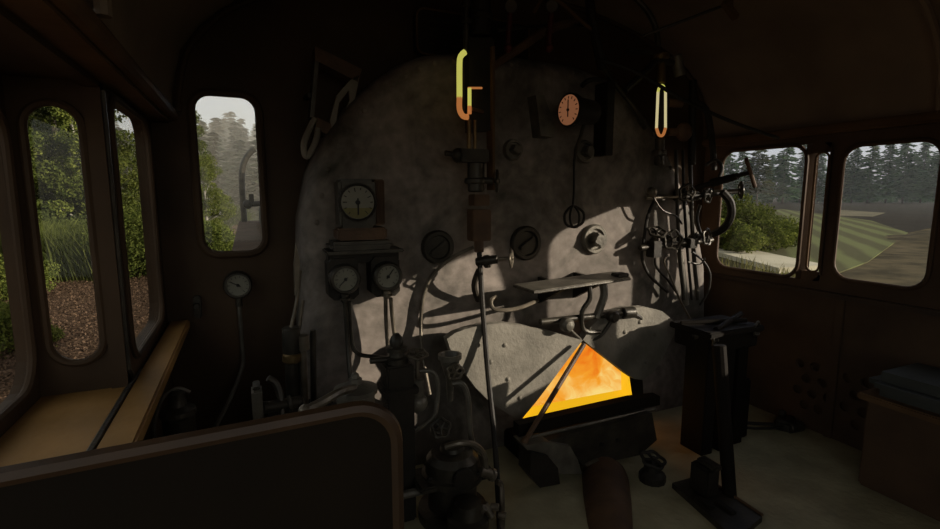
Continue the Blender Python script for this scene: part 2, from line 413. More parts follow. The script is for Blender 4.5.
for i in range(len(rings)-1):
    for j in range(N-1): fs.append([i*N+j, i*N+j+1, (i+1)*N+j+1, (i+1)*N+j])
mb._add(vs, fs)
face = [Vector((inset(p, .10)[0], YB, inset(p, .10)[1])) for p in out]
# fire hole cut through the plate
FH = [at(522, 421, YB), at(584, 339, YB), at(630, 375, YB), at(633, 398, YB)]
FH = [Vector((1.25, YB, .10)), Vector((1.60, YB, .525)), Vector((1.70, YB, .525)), at(629, 374, YB), at(633, 402, YB)]
mb.prism(face, (0, .02, 0), [FH])
mb.build('backhead_plate', M_back, bh, 35)
MB().lathe((1.27, 2.56, .95), (0, 1, 0), [(0, 1.08), (6.6, 1.08), (6.6, .9)], 48).build('boiler_barrel', M_iron, bh)
# washout plugs and door rings on the plate
for (x, y, rpx, kind) in ((437, 247, 17, 0), (525, 243, 16, 0), (593, 239, 13, 1), (512, 150, 10, 1), (583, 152, 10, 1)):
    c = at(x, y, YB); r = (at(x+rpx, y, YB)-c).length*.93
    mb = MB()
    mb.lathe(c+Vector((0, .004, 0)), (0, -1, 0), [(0, r), (.02, r), (.03, r*.9), (.03, r*.72), (.018, r*.66), (.018, .001)], 26)
    if kind: mb.box(c+Vector((0, -.035, 0)), (r*.75, .06, r*.75), Matrix.Rotation(R(30), 3, 'Y'), .005)
    else: mb.box(c+Vector((0, -.024, 0)), (r*1.1, .016, r*.22), Matrix.Rotation(R(-35), 3, 'Y'), .003)
    mb.build('washout_plug', M_steel if kind else M_iron2, bh)
# horizontal seam strap and rivets at the bottom of the shoulder
for k in range(28):
    a = k/27; i = 3+a*(N-7); j = int(i); f = i-j
    p = [inset(out[j], .06), inset(out[min(j+1, N-1)], .06)]
    MB().ball((p[0][0]+(p[1][0]-p[0][0])*f, 2.206, p[0][1]+(p[1][1]-p[0][1])*f), .013, (1, .6, 1), 8, 6).build('rivet', M_back, bh)
# butterfly fire doors
YD = 2.0
dl = [(447, 339), (455, 333), (466, 329), (482, 325), (503, 323), (525, 326), (548, 331), (570, 337), (583, 340), (569, 358), (552, 381), (536, 402), (521, 420), (508, 414), (490, 402), (475, 387), (460, 366), (451, 351)]
dr = [(583, 340), (592, 325), (606, 313), (625, 308), (645, 307), (662, 311), (674, 321), (675, 333), (668, 347), (661, 362), (652, 374), (643, 380), (634, 379), (628, 375)]
for nm, poly, riv in (('fire_door', dl, [(505, 345), (491, 362), (508, 379), (478, 345), (520, 398)]), ('fire_door', dr, [(640, 322), (655, 335), (646, 362), (625, 332)])):
    mb = MB(); P0 = [at(x, y, YD) for x, y in poly]; c = sum(P0, Vector())/len(P0)
    mb.prism(P0, (0, .045, 0)); 
    for x, y in riv: mb.ball(at(x, y, YD), .012, (1, .7, 1), 10, 6)
    d = mb.build(nm, M_door, bh, 25)
for poly in ([(462, 340), (490, 338), (500, 360), (490, 385), (468, 360)], [(632, 325), (652, 325), (652, 350), (640, 360), (632, 350)]):
    MB().prism([at(x, y, YD+.05) for x, y in poly], (0, .16, 0)).build('door_carrier', M_iron, bh)
# heavy frame ring behind the doors, glowing lining and sill
mb = MB()
mb.prism([Vector((p.x+(-.06 if p.x < 1.6 else .07), YB-.02, p.z+(.07 if p.z > .2 else -.04))) for p in FH], (0, .03, 0), [FH])
mb.build('fire_hole_frame', M_iron, bh)
# fire door gear: cross shaft with rocker arms and counterweight
g = thing('fire_door_gear', 'dark cross shaft with rocker levers and round collars between shelf and fire', 'door gear', at(590, 318, 2.000))
MB().cyl(at(540, 322, 2.000), at(632, 312, 2.000), .016).cyl(at(622, 313, 2.000), at(634, 312, 2.000), .03).build('shaft', M_iron2, g)
MB().tube([at(588, 280, 1.980), at(590, 298, 1.970), at(582, 312, 1.980), at(584, 330, 1.995), at(600, 332, 2.000)], .012).build('rocker', M_iron2, g)
MB().tube([at(603, 283, 2.010), at(604, 295, 2.000), at(601, 305, 1.995), at(596, 318, 1.995)], .02).build('rocker', M_steel, g)
MB().lathe(at(565, 324, 1.980), (0, -1, 0), [(0, .034), (.03, .034), (.045, .022), (.05, .001)], 18).build('collar', M_steel, g)
MB().lathe(at(611, 316, 1.985), (0, -1, 0), [(0, .03), (.03, .03), (.04, .02)], 18).build('collar', M_iron2, g)
MB().tube([at(583, 342, 2.020), at(572, 332, 1.995), at(566, 325, 1.990)], .010).tube([at(583, 342, 2.020), at(600, 336, 2.000), at(612, 320, 1.995)], .010).build('link', M_iron2, g)
MB().tube([at(632, 313, 2.000), at(640, 318, 2.010), at(642, 324, 2.035)], .014).build('crank', M_iron, g)

# the firebox and its fire
fb = thing('firebox', 'firebox with glowing yellow lining behind the open fire doors', 'firebox', (1.65, 2.35, .05))
mb = MB()
lin = [Vector((p.x, YB, p.z)) for p in FH]
inner = [Vector((1.32, 2.27, .15)), Vector((1.60, 2.27, .525)), Vector((1.70, 2.27, .525)), FH[3]+Vector((.0, .07, .01)), FH[4]+Vector((-.03, .07, .055))]
n5 = len(lin)
mb._add(lin+inner, [[k, (k+1) % n5, n5+(k+1) % n5, n5+k] for k in range(n5)])
mb.build('lining', M_hot, fb, 0)
MB().bb(1.08, 2.25, 2.46, 2.48, .02, .85, 0).bb(1.08, 2.25, 2.28, 2.48, .83, .85, 0).bb(1.08, 1.10, 2.28, 2.48, .02, .85, 0).bb(2.23, 2.25, 2.28, 2.48, .02, .85, 0).build('firebox_shell', M_iron, fb)
mb = MB(); random.seed(4)
for i in range(12):
    for j in range(3):
        x, y = 1.18+i*.085, 2.34+j*.04; mb.ball((x+random.uniform(-.02, .02), y, .06+j*.05+random.uniform(0, .05)), random.uniform(.05, .065), (1, .6, .8), 8, 6)
# flames: a crinkled sheet of fire rising behind the opening
nx, nz = 26, 18; vs = []; fs = []
for sgn in (0, 1):
    for j in range(nz+1):
        for i in range(nx+1):
            x = 1.14+1.06*i/nx; z = .06+.74*j/nz
            vs.append(Vector((x, 2.42+.02*math.sin(i*1.1+j*.7)+.012*math.sin(j*1.9-i*.5)+.015*sgn, z)))
M1 = (nx+1)*(nz+1)
for j in range(nz):
    for i in range(nx):
        q = [j*(nx+1)+i, j*(nx+1)+i+1, (j+1)*(nx+1)+i+1, (j+1)*(nx+1)+i]; fs.append(q); fs.append([M1+k for k in q[::-1]])
mb._add(vs, fs)
o = solo(mb, 'fire_bed', M_fire, 'bright orange and yellow coal fire burning behind the open doors', 'fire'); o['kind'] = 'stuff'

# ------------------------------------------------------------------ fire hole sill, apron and ash chute
s = thing('firing_apron', 'dark iron sill and hooded apron box under the glowing fire hole', 'apron', (1.35, 1.85, 0))
MB().prism([at(519, 425, 1.84), at(634, 399, 1.84), at(660, 396, 1.84), at(660, 405, 1.84), at(519, 437, 1.84)], (0, .05, 0)).build('sill_bar', M_panel, s)
MB().bb(1.16, 1.86, 1.88, 2.195, 0, .10, .01).build('hearth_block', M_panel, s)
MB().tube([at(523, 439, 1.82), at(575, 427, 1.82), at(655, 409, 1.82)], .008, 6, 0).build('rod', M_steel, s)
MB().prism([at(545, 442, 1.78), at(572, 434, 1.78), at(652, 413, 1.78), at(657, 440, 1.78), at(640, 455, 1.78), at(585, 467, 1.78), at(575, 455, 1.78), at(560, 452, 1.78)], (0, .11, 0)).build('apron_plate', M_iron2, s)
MB().prism([at(524, 446, 1.76), at(545, 442, 1.76), at(570, 446, 1.76), at(578, 460, 1.76), at(582, 474, 1.76), at(552, 474, 1.76), at(538, 462, 1.76)], (0, .10, 0)).build('side_hood', M_steel, s)
MB().prism([at(531, 452, 1.74), at(548, 456, 1.74), at(558, 468, 1.74), at(560, 484, 1.74), at(540, 488, 1.74), at(530, 476, 1.74)], (0, .10, 0)).build('side_cheek', M_iron, s)
MB().nut(at(601, 444, 1.78), (0, -1, 0), .010, .012).build('bolt', M_iron, s); MB().nut(at(617, 440, 1.78), (0, -1, 0), .010, .012).build('bolt', M_iron, s)
MB().box(at(592, 462, 1.765), (.07, .02, .012), Matrix.Rotation(R(-12), 3, 'Y')).build('catch', M_pipe, s)
A_, B_ = at(604, 468, 1.82), at(614, 610, 1.22); L_ = (B_-A_).length
mb = MB(); mb.lathe(A_, B_-A_, [(0, .07), (.05, .10), (.1, .108), (L_*.7, .112), (L_, .108)], 24)
solo(mb, 'ash_chute', M_rust, 'thick rusty brown round chute running down from under the apron', 'chute')

# poker / fire door handle bar
solo(MB().tube([at(525, 441, 1.79), at(584, 344, 1.96)], .0115, 8, 0).ball(at(525, 441, 1.79), .016), 'door_handle_bar', M_rust, 'straight brown iron bar slanting across the left of the fire opening', 'handle bar')

# shelf over the fire doors
sh = thing('oil_shelf', 'flat tilted dark steel tray projecting over the fire doors', 'shelf', at(575, 285, 2.0))
q = [at(534, 293, 1.92), at(630, 279, 1.92), at(614, 273, 2.07), at(514, 286, 2.06)]
mb = MB(); mb.prism(q, (0, 0, .010)); mb.build('tray', M_steel, sh, 0)
MB().tube([q[3], q[0], q[1], q[2]], .006, 6, 0).build('tray_rim', M_iron2, sh)
MB().box(q[1]+Vector((-.02, .05, .016)), (.07, .06, .016), None).build('lug', M_iron, sh)
for fx in (.35, .75):
    e = q[0].lerp(q[1], fx); MB().prism([e+Vector((0, .02, 0)), Vector((e.x, 2.2, e.z+.01)), Vector((e.x, 2.2, e.z-.13))], (.02, 0, 0)).build('bracket', M_iron, sh)

# ================================================================== LEFT WATER GAUGE COLUMN
wg = thing('water_gauge', 'tall left water gauge column with bright yellow self-glowing glass', 'water gauge', at(480, 262, 2.06))
MB().prism([at(469, 37, 2.02), at(494, 38, 2.02), at(494, 130, 2.02), at(470, 132, 2.02)], (0, .05, 0)).build('guard_plate', M_iron, wg)
MB().prism([at(492, 46, 2.0), at(495, 46, 2.0), at(495, 190, 2.0), at(493, 190, 2.0)], (0, .06, 0)).build('guard_edge', M_rail, wg)
MB().cyl(at(480, 36, 2.04), at(480, -18, 2.04), .045).cyl(at(480, 20, 2.04), at(480, 14, 2.04), .055).build('upper_valve', M_iron, wg)
MB().cyl(at(466, 52, 2.02), at(466, -20, 2.02), .013).cyl(at(466, 24, 2.02), at(466, 18, 2.02), .024).cyl(at(466, 8, 2.02), at(466, 2, 2.02), .022).build('upper_pipe', M_iron2, wg)
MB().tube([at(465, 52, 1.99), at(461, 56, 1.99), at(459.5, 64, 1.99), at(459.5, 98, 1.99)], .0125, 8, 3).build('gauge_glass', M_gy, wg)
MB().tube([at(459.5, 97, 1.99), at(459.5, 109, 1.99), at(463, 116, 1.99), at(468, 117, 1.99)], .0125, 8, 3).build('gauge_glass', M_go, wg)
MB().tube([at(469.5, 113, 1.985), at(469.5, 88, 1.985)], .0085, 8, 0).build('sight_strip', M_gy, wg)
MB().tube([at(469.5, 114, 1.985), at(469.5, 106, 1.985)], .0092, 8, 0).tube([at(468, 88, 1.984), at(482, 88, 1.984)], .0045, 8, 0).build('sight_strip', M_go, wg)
MB().tube([at(472, 109, 1.986), at(483, 112, 2.0)], .008, 8, 0).build('sight_arm', M_rust, wg)
MB().cyl(at(469, 120, 2.02), at(469, 150, 2.02), .010).cyl(at(475, 120, 2.02), at(475, 150, 2.02), .008).build('tie_rod', M_brass, wg)
MB().box(at(472, 156, 2.04), (.13, .08, .055)).ball(at(458, 155, 2.04), .03).cyl(at(445, 153, 2.04), at(462, 156, 2.04), .012).build('lower_valve', M_iron2, wg)
MB().cyl(at(476, 162, 2.05), at(476, 192, 2.05), .038).cyl(at(476, 178, 2.05), at(476, 184, 2.05), .052).cyl(at(476, 180, 2.03), at(493, 181, 2.0), .014).build('drain_cock', M_iron2, wg)
MB().wheel(at(497, 181, 1.99), (1, -.5, 0), .042, .007).build('handwheel', M_iron2, wg)
MB().box(at(479, 200, 2.06), (.075, .07, .05)).box(at(479, 225, 2.06), (.09, .07, .14)).cyl(at(479, 236, 2.06), at(479, 252, 2.04), .022).build('lower_body', M_rust, wg)
MB().tube([at(479, 246, 2.06), at(482, 300, 2.02), at(488, 375, 1.93), at(495, 445, 1.80), at(500, 530, 1.62)], .0125, 8, 4).build('drain_rod', M_iron, wg)
# test cock with wheel on the same line
tcx = thing('test_cock', 'small cock with lobed handwheel at the foot of left gauge column', 'valve', at(490, 262, 2.05))
MB().cyl(at(476, 262, 2.06), at(498, 259, 2.0), .02).cyl(at(484, 262, 2.05), at(490, 261, 2.03), .03).build('body', M_iron2, tcx)
MB().cyl(at(498, 259, 2.0), at(512, 258, 1.96), .008).build('spindle', M_pipe, tcx)
MB().wheel(at(511, 258, 1.96), (1, -.75, .05), .038, .006).build('handwheel', M_pipe, tcx)
MB().tube([at(479, 270, 2.06), at(474, 285, 2.1), at(478, 300, 2.16)], .014).build('elbow', M_iron, tcx)

# curved hook pipe beside the shelf
solo(MB().tube([at(496, 297, 2.05), at(491, 301, 2.02), at(494, 309, 2.0), at(508, 310, 2.0), at(522, 307, 2.04), at(534, 302, 2.12), at(538, 300, 2.2)], .010, 8, 4), 'hooked_pipe', M_pipe, 'thin hook-ended pipe left of the tray above the fire doors', 'pipe')
# thin pale pipe arching over the lit plate
solo(MB().tube([at(474, 247, 2.1), at(452, 258, 2.15), at(432, 276, 2.17), at(423, 300, 2.17), at(421, 330, 2.16), at(424, 362, 2.1), at(430, 395, 2.02)], .0085, 8, 4), 'bent_pipe', M_pipe, 'thin pale pipe arching left from the gauge column down the plate', 'pipe')

# ================================================================== RIGHT WATER GAUGE
wr_ = thing('water_gauge', 'right water gauge with slim U-shaped cream self-glowing glass', 'water gauge', at(662, 180, 2.06))
lp = [at(658, 92, 1.98), at(656.5, 128, 1.98), at(659, 135, 1.98), at(663, 135, 1.98), at(665.5, 128, 1.98), at(665.5, 92, 1.98), at(663.5, 86, 1.98), at(660, 86, 1.98)]
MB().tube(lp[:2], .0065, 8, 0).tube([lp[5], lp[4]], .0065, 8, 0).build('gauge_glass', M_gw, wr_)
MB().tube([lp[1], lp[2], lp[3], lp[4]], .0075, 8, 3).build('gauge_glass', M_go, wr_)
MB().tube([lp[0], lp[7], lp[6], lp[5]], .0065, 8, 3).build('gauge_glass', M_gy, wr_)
MB().box(at(662, 110, 2.03), (.05, .03, .26)).build('backing', M_iron, wr_)
MB().cyl(at(661, 55, 2.04), at(661, 84, 2.02), .022).cyl(at(660, 54, 2.04), at(660, 60, 2.04), .045).build('upper_valve', M_brass, wr_)
MB().box(at(665, 62, 2.03), (.13, .04, .02)).box(at(640, 52, 2.05), (.16, .03, .018)).build('upper_lever', M_iron2, wr_)
MB().cyl(at(660, 138, 2.02), at(659, 165, 2.04), .025).cyl(at(659, 150, 2.03), at(659, 156, 2.03), .038).build('lower_valve', M_iron2, wr_)
MB().cyl(at(676, 55, 2.02), at(680, 76, 2.02), .028).build('handle', M_steel, wr_)
MB().cyl(at(668, 103, 2.04), at(682, 104, 2.02), .02).build('cock', M_rust, wr_)
MB().ball(at(684, 132, 2.02), .05, (1, .6, 1)).cyl(at(668, 132, 2.04), at(682, 132, 2.02), .02).build('cock', M_rust, wr_)
MB().cyl(at(693, 80, 2.08), at(692, 165, 2.08), .02).build('stand_pipe', M_iron, wr_)

# ================================================================== PRESSURE GAUGE, WEDGE BRACKET, HOOK
pg = thing('pressure_gauge', 'round pressure gauge with self-glowing orange dial high on boiler', 'gauge', at(585, 112, 2.0))
c = at(569, 110, 1.96); ax = Vector((-1, -.14, 0)).normalized(); R0 = .068
MB().lathe(c-ax*.15, ax, [(0, .052), (.03, .056), (.13, .062), (.132, .075), (.153, .075), (.154, .068), (.149, .001)], 28).build('case', M_iron, pg)
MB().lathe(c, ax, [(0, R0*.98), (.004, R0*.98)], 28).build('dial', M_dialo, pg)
mk = MB(); u = Vector((0, 0, 1)); v = ax.cross(u)
for k in range(13):
    t = R(-140+280*k/12); d = u*math.cos(t)+v*math.sin(t); mk.tube([c+ax*.005+d*R0*.72, c+ax*.005+d*R0*.88], .0022, 5, 0)
mk.build('scale', M_ink, pg)
MB().tube([c+ax*.007-u*.03, c+ax*.007+u*.045], .0028, 5, 0).ball(c+ax*.007, .007).build('needle', M_ink, pg)
MB().box(at(604, 120, 2.14), (.05, .10, .36)).tube([at(582, 86, 2.06), at(590, 80, 2.02), at(604, 80, 2.02)], .012).build('mount', M_iron, pg)
MB().tube([at(584, 124, 2.0), at(580, 138, 2.04), at(576, 150, 2.1), at(574, 165, 2.15)], .009).build('syphon_pipe', M_iron2, pg)
solo(MB().prism([at(536, 95, 2.12), at(544, 95, 2.12), at(556, 128, 2.12), at(554, 137, 2.12), at(541, 136, 2.12)], (0, .1, 0)), 'wedge_bracket', M_steel, 'grey triangular bracket plate left of the orange dial', 'bracket')
solo(MB().tube([at(574, 160, 2.12), at(574, 190, 2.1), at(573, 205, 2.08)], .006).tube([at(573, 206, 2.08), at(565, 214, 2.07), at(566, 224, 2.06), at(574, 227, 2.06), at(583, 222, 2.06), at(583, 212, 2.07)], .007, 6, 4, True).tube([at(573, 206, 2.08), at(570, 216, 2.04), at(572, 226, 2.03), at(578, 226, 2.04), at(579, 214, 2.06)], .006, 6, 4, True), 'wire_whisk_hook', M_iron, 'dark looped wire hook hanging above the square plug', 'hook')

# ================================================================== SQUARE DIAL INSTRUMENT AND TWIN GAUGES
def dial(parent, c, ax, r, deg, ticks=12, band=False):
    c, ax = Vector(c), Vector(ax).normalized(); u = Vector((0, 0, 1)); v = ax.cross(u).normalized(); u = v.cross(ax)
    MB().lathe(c, ax, [(0, r), (.004, r)], 28).build('dial', M_dial, parent)
    mk = MB()
    for k in range(ticks):
        t = R(-140+280*k/(ticks-1)); d = u*math.cos(t)+v*math.sin(t); mk.tube([c+ax*.005+d*r*(.66 if k % 3 == 0 else .76), c+ax*.005+d*r*.9], r*.028, 5, 0)
    mk.build('scale', M_ink, parent)
    t = R(deg); d = u*math.cos(t)+v*math.sin(t)
    MB().tube([c+ax*.007-d*r*.25, c+ax*.007+d*r*.75], r*.045, 5, 0).lathe(c+ax*.004, ax, [(0, r*.15), (.008, r*.13)], 12).build('needle', M_ink, parent)
    if band:
        pts = [c+ax*.0045+(u*math.cos(q)+v*math.sin(q))*r*.97 for q in [R(110+140*k/12) for k in range(13)]]
        MB().prism(pts, ax*.001).build('dial_band', M_yel, parent)
sq = thing('square_gauge', 'square-cased gauge with large round cream dial on moulded base', 'gauge', (.42, 2.14, 1.07))
MB().bb(.345, .495, 2.08, 2.2, 1.165, 1.365, .012).build('case', M_iron2, sq)
mb = MB()
for k in range(6): mb.bb(.500+k*.006, .5035+k*.006, 2.09, 2.2, 1.18, 1.36, .001)
mb.bb(.495, .535, 2.10, 2.2, 1.175, 1.365, .004).build('ribbed_side', M_rust, sq)
MB().lathe((.418, 2.081, 1.27), (0, -1, 0), [(0, .078), (.012, .078), (.014, .07), (.004, .068)], 32).build('bezel', M_iron, sq)
dial(sq, (.418, 2.077, 1.27), (0, -1, 0), .067, 180, 12, True)
MB().bb(.335, .54, 2.08, 2.2, 1.115, 1.165, .008).build('plinth', M_rust, sq)
MB().bb(.30, .56, 2.05, 2.2, 1.075, 1.112, .014).bb(.285, .60, 2.04, 2.2, 1.062, 1.076, .004).build('base_moulding', M_iron2, sq)
tg = thing('twin_gauge_panel', 'pair of black housings below the square gauge holding two small round gauges', 'gauge', (.46, 2.12, .88))
MB().bb(.30, .60, 2.12, 2.2, 1.015, 1.06, .008).build('panel', M_iron, tg)
for x_ in (.356, .534):
    MB().prism([Vector((x_-.062, 2.105, .885)), Vector((x_-.04, 2.105, .865)), Vector((x_+.04, 2.105, .865)), Vector((x_+.062, 2.105, .885)), Vector((x_+.062, 2.105, 1.02)), Vector((x_+.045, 2.105, 1.04)), Vector((x_-.045, 2.105, 1.04)), Vector((x_-.062, 2.105, 1.02))], (0, .095, 0)).build('housing', M_iron, tg)
for (xx, ddeg) in ((.356, 135), (.534, -35)):
    k = MB().lathe((xx, 2.105, .958), (0, -1, 0), [(0, .062), (.045, .062), (.052, .056), (.052, .048), (.04, .047)], 28).build('gauge_case', M_iron2, tg)
    dial(k, (xx, 2.066, .958), (0, -1, 0), .047, ddeg)
    MB().cyl((xx, 2.09, .895), (xx, 2.09, .86), .016).cyl((xx, 2.09, .88), (xx, 2.09, .87), .024).build('union', M_pipe if xx > .5 else M_iron2, k)
solo(MB().tube([(.356, 2.09, .86), (.36, 2.09, .74), (.36, 2.07, .62), (.355, 2.0, .5)], .010).tube([(.375, 2.10, .86), (.378, 2.1, .70), (.40, 2.08, .635), (.48, 2.06, .615), (.56, 2.03, .60)], .009), 'gauge_pipe', M_iron2, 'dark pipe pair bending right below the left small gauge', 'pipe')
solo(MB().tube([(.528, 2.09, .86), (.53, 2.1, .76), (.535, 2.09, .62), (.54, 2.0, .45)], .009).tube([(.55, 2.09, .86), (.56, 2.1, .75), (.575, 2.09, .6), (.58, 2.0, .45)], .009), 'gauge_pipe', M_pipe, 'pale pipe pair dropping straight below the right small gauge', 'pipe')

# wall gauge left
wgz = thing('wall_gauge', 'round gauge with pale dial on wall below the lookout window', 'gauge', (-.05, 2.48, .84))
MB().lathe((-.052, 2.5, .90), (0, -1, 0), [(0, .06), (.05, .06), (.062, .055), (.062, .048), (.05, .047)], 28).build('case', M_iron2, wgz)
dial(wgz, (-.052, 2.449, .90), (0, -1, 0), .047, 60)
MB().cyl((-.052, 2.47, .85), (-.052, 2.47, .80), .014).build('union', M_iron2, wgz)
solo(MB().tube([(-.052, 2.47, .80), (-.05, 2.47, .62), (-.055, 2.45, .52), (-.12, 2.40, .38), (-.2, 2.36, .24), (-.21, 2.36, .12), (-.21, 2.36, .0)], .009), 'gauge_pipe', M_steel, 'thin pipe slanting down and left from the wall gauge', 'pipe')
solo(MB().bb(-.235, -.205, 2.47, 2.5, .76, .86, .006).cyl((-.22, 2.47, .82), (-.22, 2.44, .82), .012), 'wall_catch', M_iron2, 'small dark catch on front wall left of the wall gauge', 'catch')

# ================================================================== LAMP BRACKET HIGH LEFT
lb = thing('lamp_bracket', 'tilted open sheet-metal bracket frame high left of boiler', 'bracket', at(325, 120, 2.4))
def quad(pts, t, **k): return MB().prism(pts, t)
p = lambda x, y, Y=2.3: at(x, y, Y)
quad([p(315, 46), p(362, 69), p(358, 82), p(315, 60)], (0, .10, 0)).build('top_plate', M_rust, lb)
quad([p(315, 60), p(319, 62), p(314, 118), p(310, 117)], (0, .10, 0)).build('side_plate', M_iron2, lb)
MB().prism([p(350, 80), p(360, 74), p(352, 115), p(340, 138), p(333, 135), p(330, 120), p(337, 95)], (0, .02, 0), [[p(349, 90), p(350, 100), p(340, 122), p(336, 124), p(339, 103)]]).build('shield', M_door, lb)
quad([p(317, 117), p(341, 128), p(338, 140), p(316, 129)], (0, .10, 0)).build('lower_plate', M_rust, lb)
MB().tube([p(315, 118), p(309, 130), p(304, 143), p(305, 155), p(309, 155), p(316, 140), p(318, 128)], .013, 8, 4).build('hook', M_door, lb)
MB().cyl(p(310, 95, 2.32), p(306, 98, 2.5), .012).cyl(p(325, 134, 2.32), p(322, 136, 2.5), .012).build('stay', M_iron, lb)

# plate at the top of the boiler
pl = thing('notice_plate', 'dark rounded notice plate with faded marks above the boiler', 'plate', (1.05, 2.48, 2.0))
fnQ = lambda u, v: Vector((u, 2.44, v))
MB().prism(rrect(fnQ, .80, 1.42, 1.98, 2.19, .04), (0, .06, 0)).build('plate', M_iron, pl)
MB().tube(rrect(fnQ, .80, 1.42, 1.98, 2.19, .04), .006, 6, 0, True).build('plate_rim', M_rail, pl)
mb = MB(); random.seed(3)
for r_ in range(4):
    x = .86
    while x < 1.2:
        w = random.uniform(.02, .06); mb.bb(x, x+w, 2.436, 2.441, 2.03+r_*.035, 2.037+r_*.035, 0); x += w+random.uniform(.012, .04)
mb.build('faded_marks', M_iron2, pl)['kind'] = 'stuff'

# ================================================================== OVERHEAD RODS AND PIPES
def pipe(pts, r, name, m, label, cat='pipe', sm=4): return solo(MB().tube([at(*q) for q in pts], r, 8, sm), name, m, label, cat)
pipe([(601, 60, 2.05), (640, 74, 1.95), (680, 98, 1.85), (730, 121, 1.8), (778, 138, 1.8)], .009, 'regulator_rod', M_iron, 'long dark rod slanting from boiler top toward right windows', 'rod')
pipe([(588, -14, 2.1), (592, 20, 2.08), (598, 48, 2.07), (602, 68, 2.1)], .022, 'hanger_rod', M_iron, 'thick dark rod dropping from roof above the orange dial', 'rod')
pipe([(492, 66, 2.1), (520, 48, 2.1), (548, 30, 2.1), (575, 22, 2.15)], .020, 'steam_pipe', M_rust, 'brown steam pipe rising right from the left gauge guard')
pipe([(498, 30, 2.15), (545, 26, 2.15), (592, 26, 2.12)], .008, 'steam_pipe', M_iron2, 'thin level pipe below the roof between the red levers')
pipe([(534, 12, 2.0), (545, -4, 2.0), (560, 2, 2.02), (578, 18, 2.05), (594, 32, 2.08)], .009, 'steam_pipe', M_rail, 'thin arched brown pipe under the roof above wedge bracket')
pipe([(630, -8, 2.0), (648, 12, 1.98), (656, 30, 1.98), (658, 46, 2.0)], .014, 'steam_pipe', M_iron2, 'curved pipe from the roof down to the right gauge top')
pipe([(643, 36, 1.95), (680, 22, 1.85), (725, 5, 1.75)], .007, 'pull_rod', M_iron2, 'thin pull rod rising right from the right gauge to the roof', 'rod')
solo(MB().box(at(730, 10, 1.72), (.10, .03, .03), Matrix.Rotation(R(35), 3, 'Y')).cyl(at(730, 10, 1.72), at(730, -8, 1.72), .014), 'roof_bracket', M_rail, 'small brown bracket on the roof at end of the pull rod', 'bracket')
for i, (x, lab) in enumerate(((509, 'left one of the two dull red levers under the roof'), (550, 'right one of the two dull red levers under the roof'))):
    t = thing('red_lever', lab, 'lever', at(x, 48, 2.05), 'red levers under the roof')
    MB().tube([at(x+2, 2, 2.05), at(x, 28, 2.05), at(x-1, 46, 2.05)], .013).build('arm', M_red, t)
    MB().ball(at(x-1, 48, 2.05), .02).build('knob', M_red, t)
    MB().cyl(at(x+2, 6, 2.03), at(x+2, 6, 2.12), .03).build('pivot', M_iron2, t)
pipe([(603, 68, 2.1), (618, 88, 2.12), (634, 108, 2.14), (645, 128, 2.17)], .012, 'steam_pipe', M_iron2, 'dark pipe following the boiler shoulder right of the orange dial')
pipe([(625, 90, 2.06), (645, 72, 2.03), (655, 62, 2.02)], .018, 'lever_arm', M_iron, 'short dark lever joining boiler shoulder and right gauge', 'lever')
pipe([(690, 100, 2.1), (706, 110, 2.12), (712, 140, 2.15), (714, 170, 2.15)], .018, 'steam_pipe', M_iron, 'dark pipe bending down by right front window edge')

# ================================================================== RIGHT VALVE CLUSTER
def valve(x, y, Y, label, axis=(-.5, -.85, 0), r=.042, L=.045, body=.026, m=M_iron2, wm=None, spokes=5, back=None):
    c = at(x, y, Y); a = Vector(axis).normalized()
    t = thing('globe_valve', label, 'valve', c-a*L)
    MB().lathe(c-a*(L+.06), a, [(0, body*.6), (.01, body*.6), (.014, body), (.042, body), (.05, body*.75), (.06, body*.75)], 14).build('body', m, t)
    MB().cyl(c-a*(L+.005), c+a*.012, .008, n=8).build('spindle', M_pipe, t)
    MB().wheel(c, a, r, .0068, spokes).build('handwheel', wm or m, t)
    return t
valve(687, 193, 2.108, 'upper row valve nearest the right gauge with lobed wheel', (-.2, -1, 0), .045)
valve(708, 196, 2.095, 'middle wheel valve in the upper right row', (.2, -1, 0), .036)
valve(741, 190, 2.0, 'wheel valve standing out against the right front window', (.75, -.6, .05), .042, .14, .022)
valve(673, 240, 2.082, 'lower row valve with open lobed wheel facing the cab', (-.3, -1, 0), .05)
valve(707, 237, 2.074, 'lower row valve at the right with small lobed wheel', (.25, -1, .1), .043)
valve(657, 232, 2.108, 'lower left valve with its wheel tilted upward', (-.2, -.5, .85), .045)
# manifold pieces
mf = thing('steam_manifold', 'dark cross-shaped manifold of blocks and pipes beside right gauge', 'manifold', at(685, 245, 2.150))
MB().cyl(at(640, 248, 2.130), at(712, 240, 2.110), .016).build('cross_pipe', M_iron2, mf)
MB().box(at(654, 249, 2.125), (.06, .06, .09)).build('block', M_iron, mf)
MB().box(at(690, 243, 2.115), (.06, .06, .055)).build('block', M_iron, mf)
MB().cyl(at(674, 198, 2.130), at(738, 191, 2.075), .015).build('cross_pipe', M_iron, mf)
MB().cyl(at(646, 198, 2.120), at(677, 197, 2.100), .010).build('feed_pipe', M_pipe, mf)
MB().ball(at(652, 192, 2.110), .028).build('cap', M_pipe, mf)
for i, (x0, x1, Y, r, m) in enumerate(((676, 680, 2.120, .010, M_iron2), (683, 688, 2.130, .008, M_iron), (690, 694, 2.140, .012, M_iron2))):
    MB().tube([at(x0, 150, Y), at(x0+1, 200, Y), at(x1, 258, Y), at(x1+4, 300, Y-.03)], r).build('riser_pipe', m, mf)
MB().cyl(at(680, 252, 2.150), at(686, 305, 2.130), .018).build('lagged_pipe', M_door, mf)
pipe([(655, 200, 2.166), (648, 215, 2.166), (644, 238, 2.158), (642, 258, 2.158), (650, 276, 2.158), (668, 292, 2.137)], 0.0090, 'injector_pipe', M_iron, 'dark pipe looping left below the pale feed pipe')
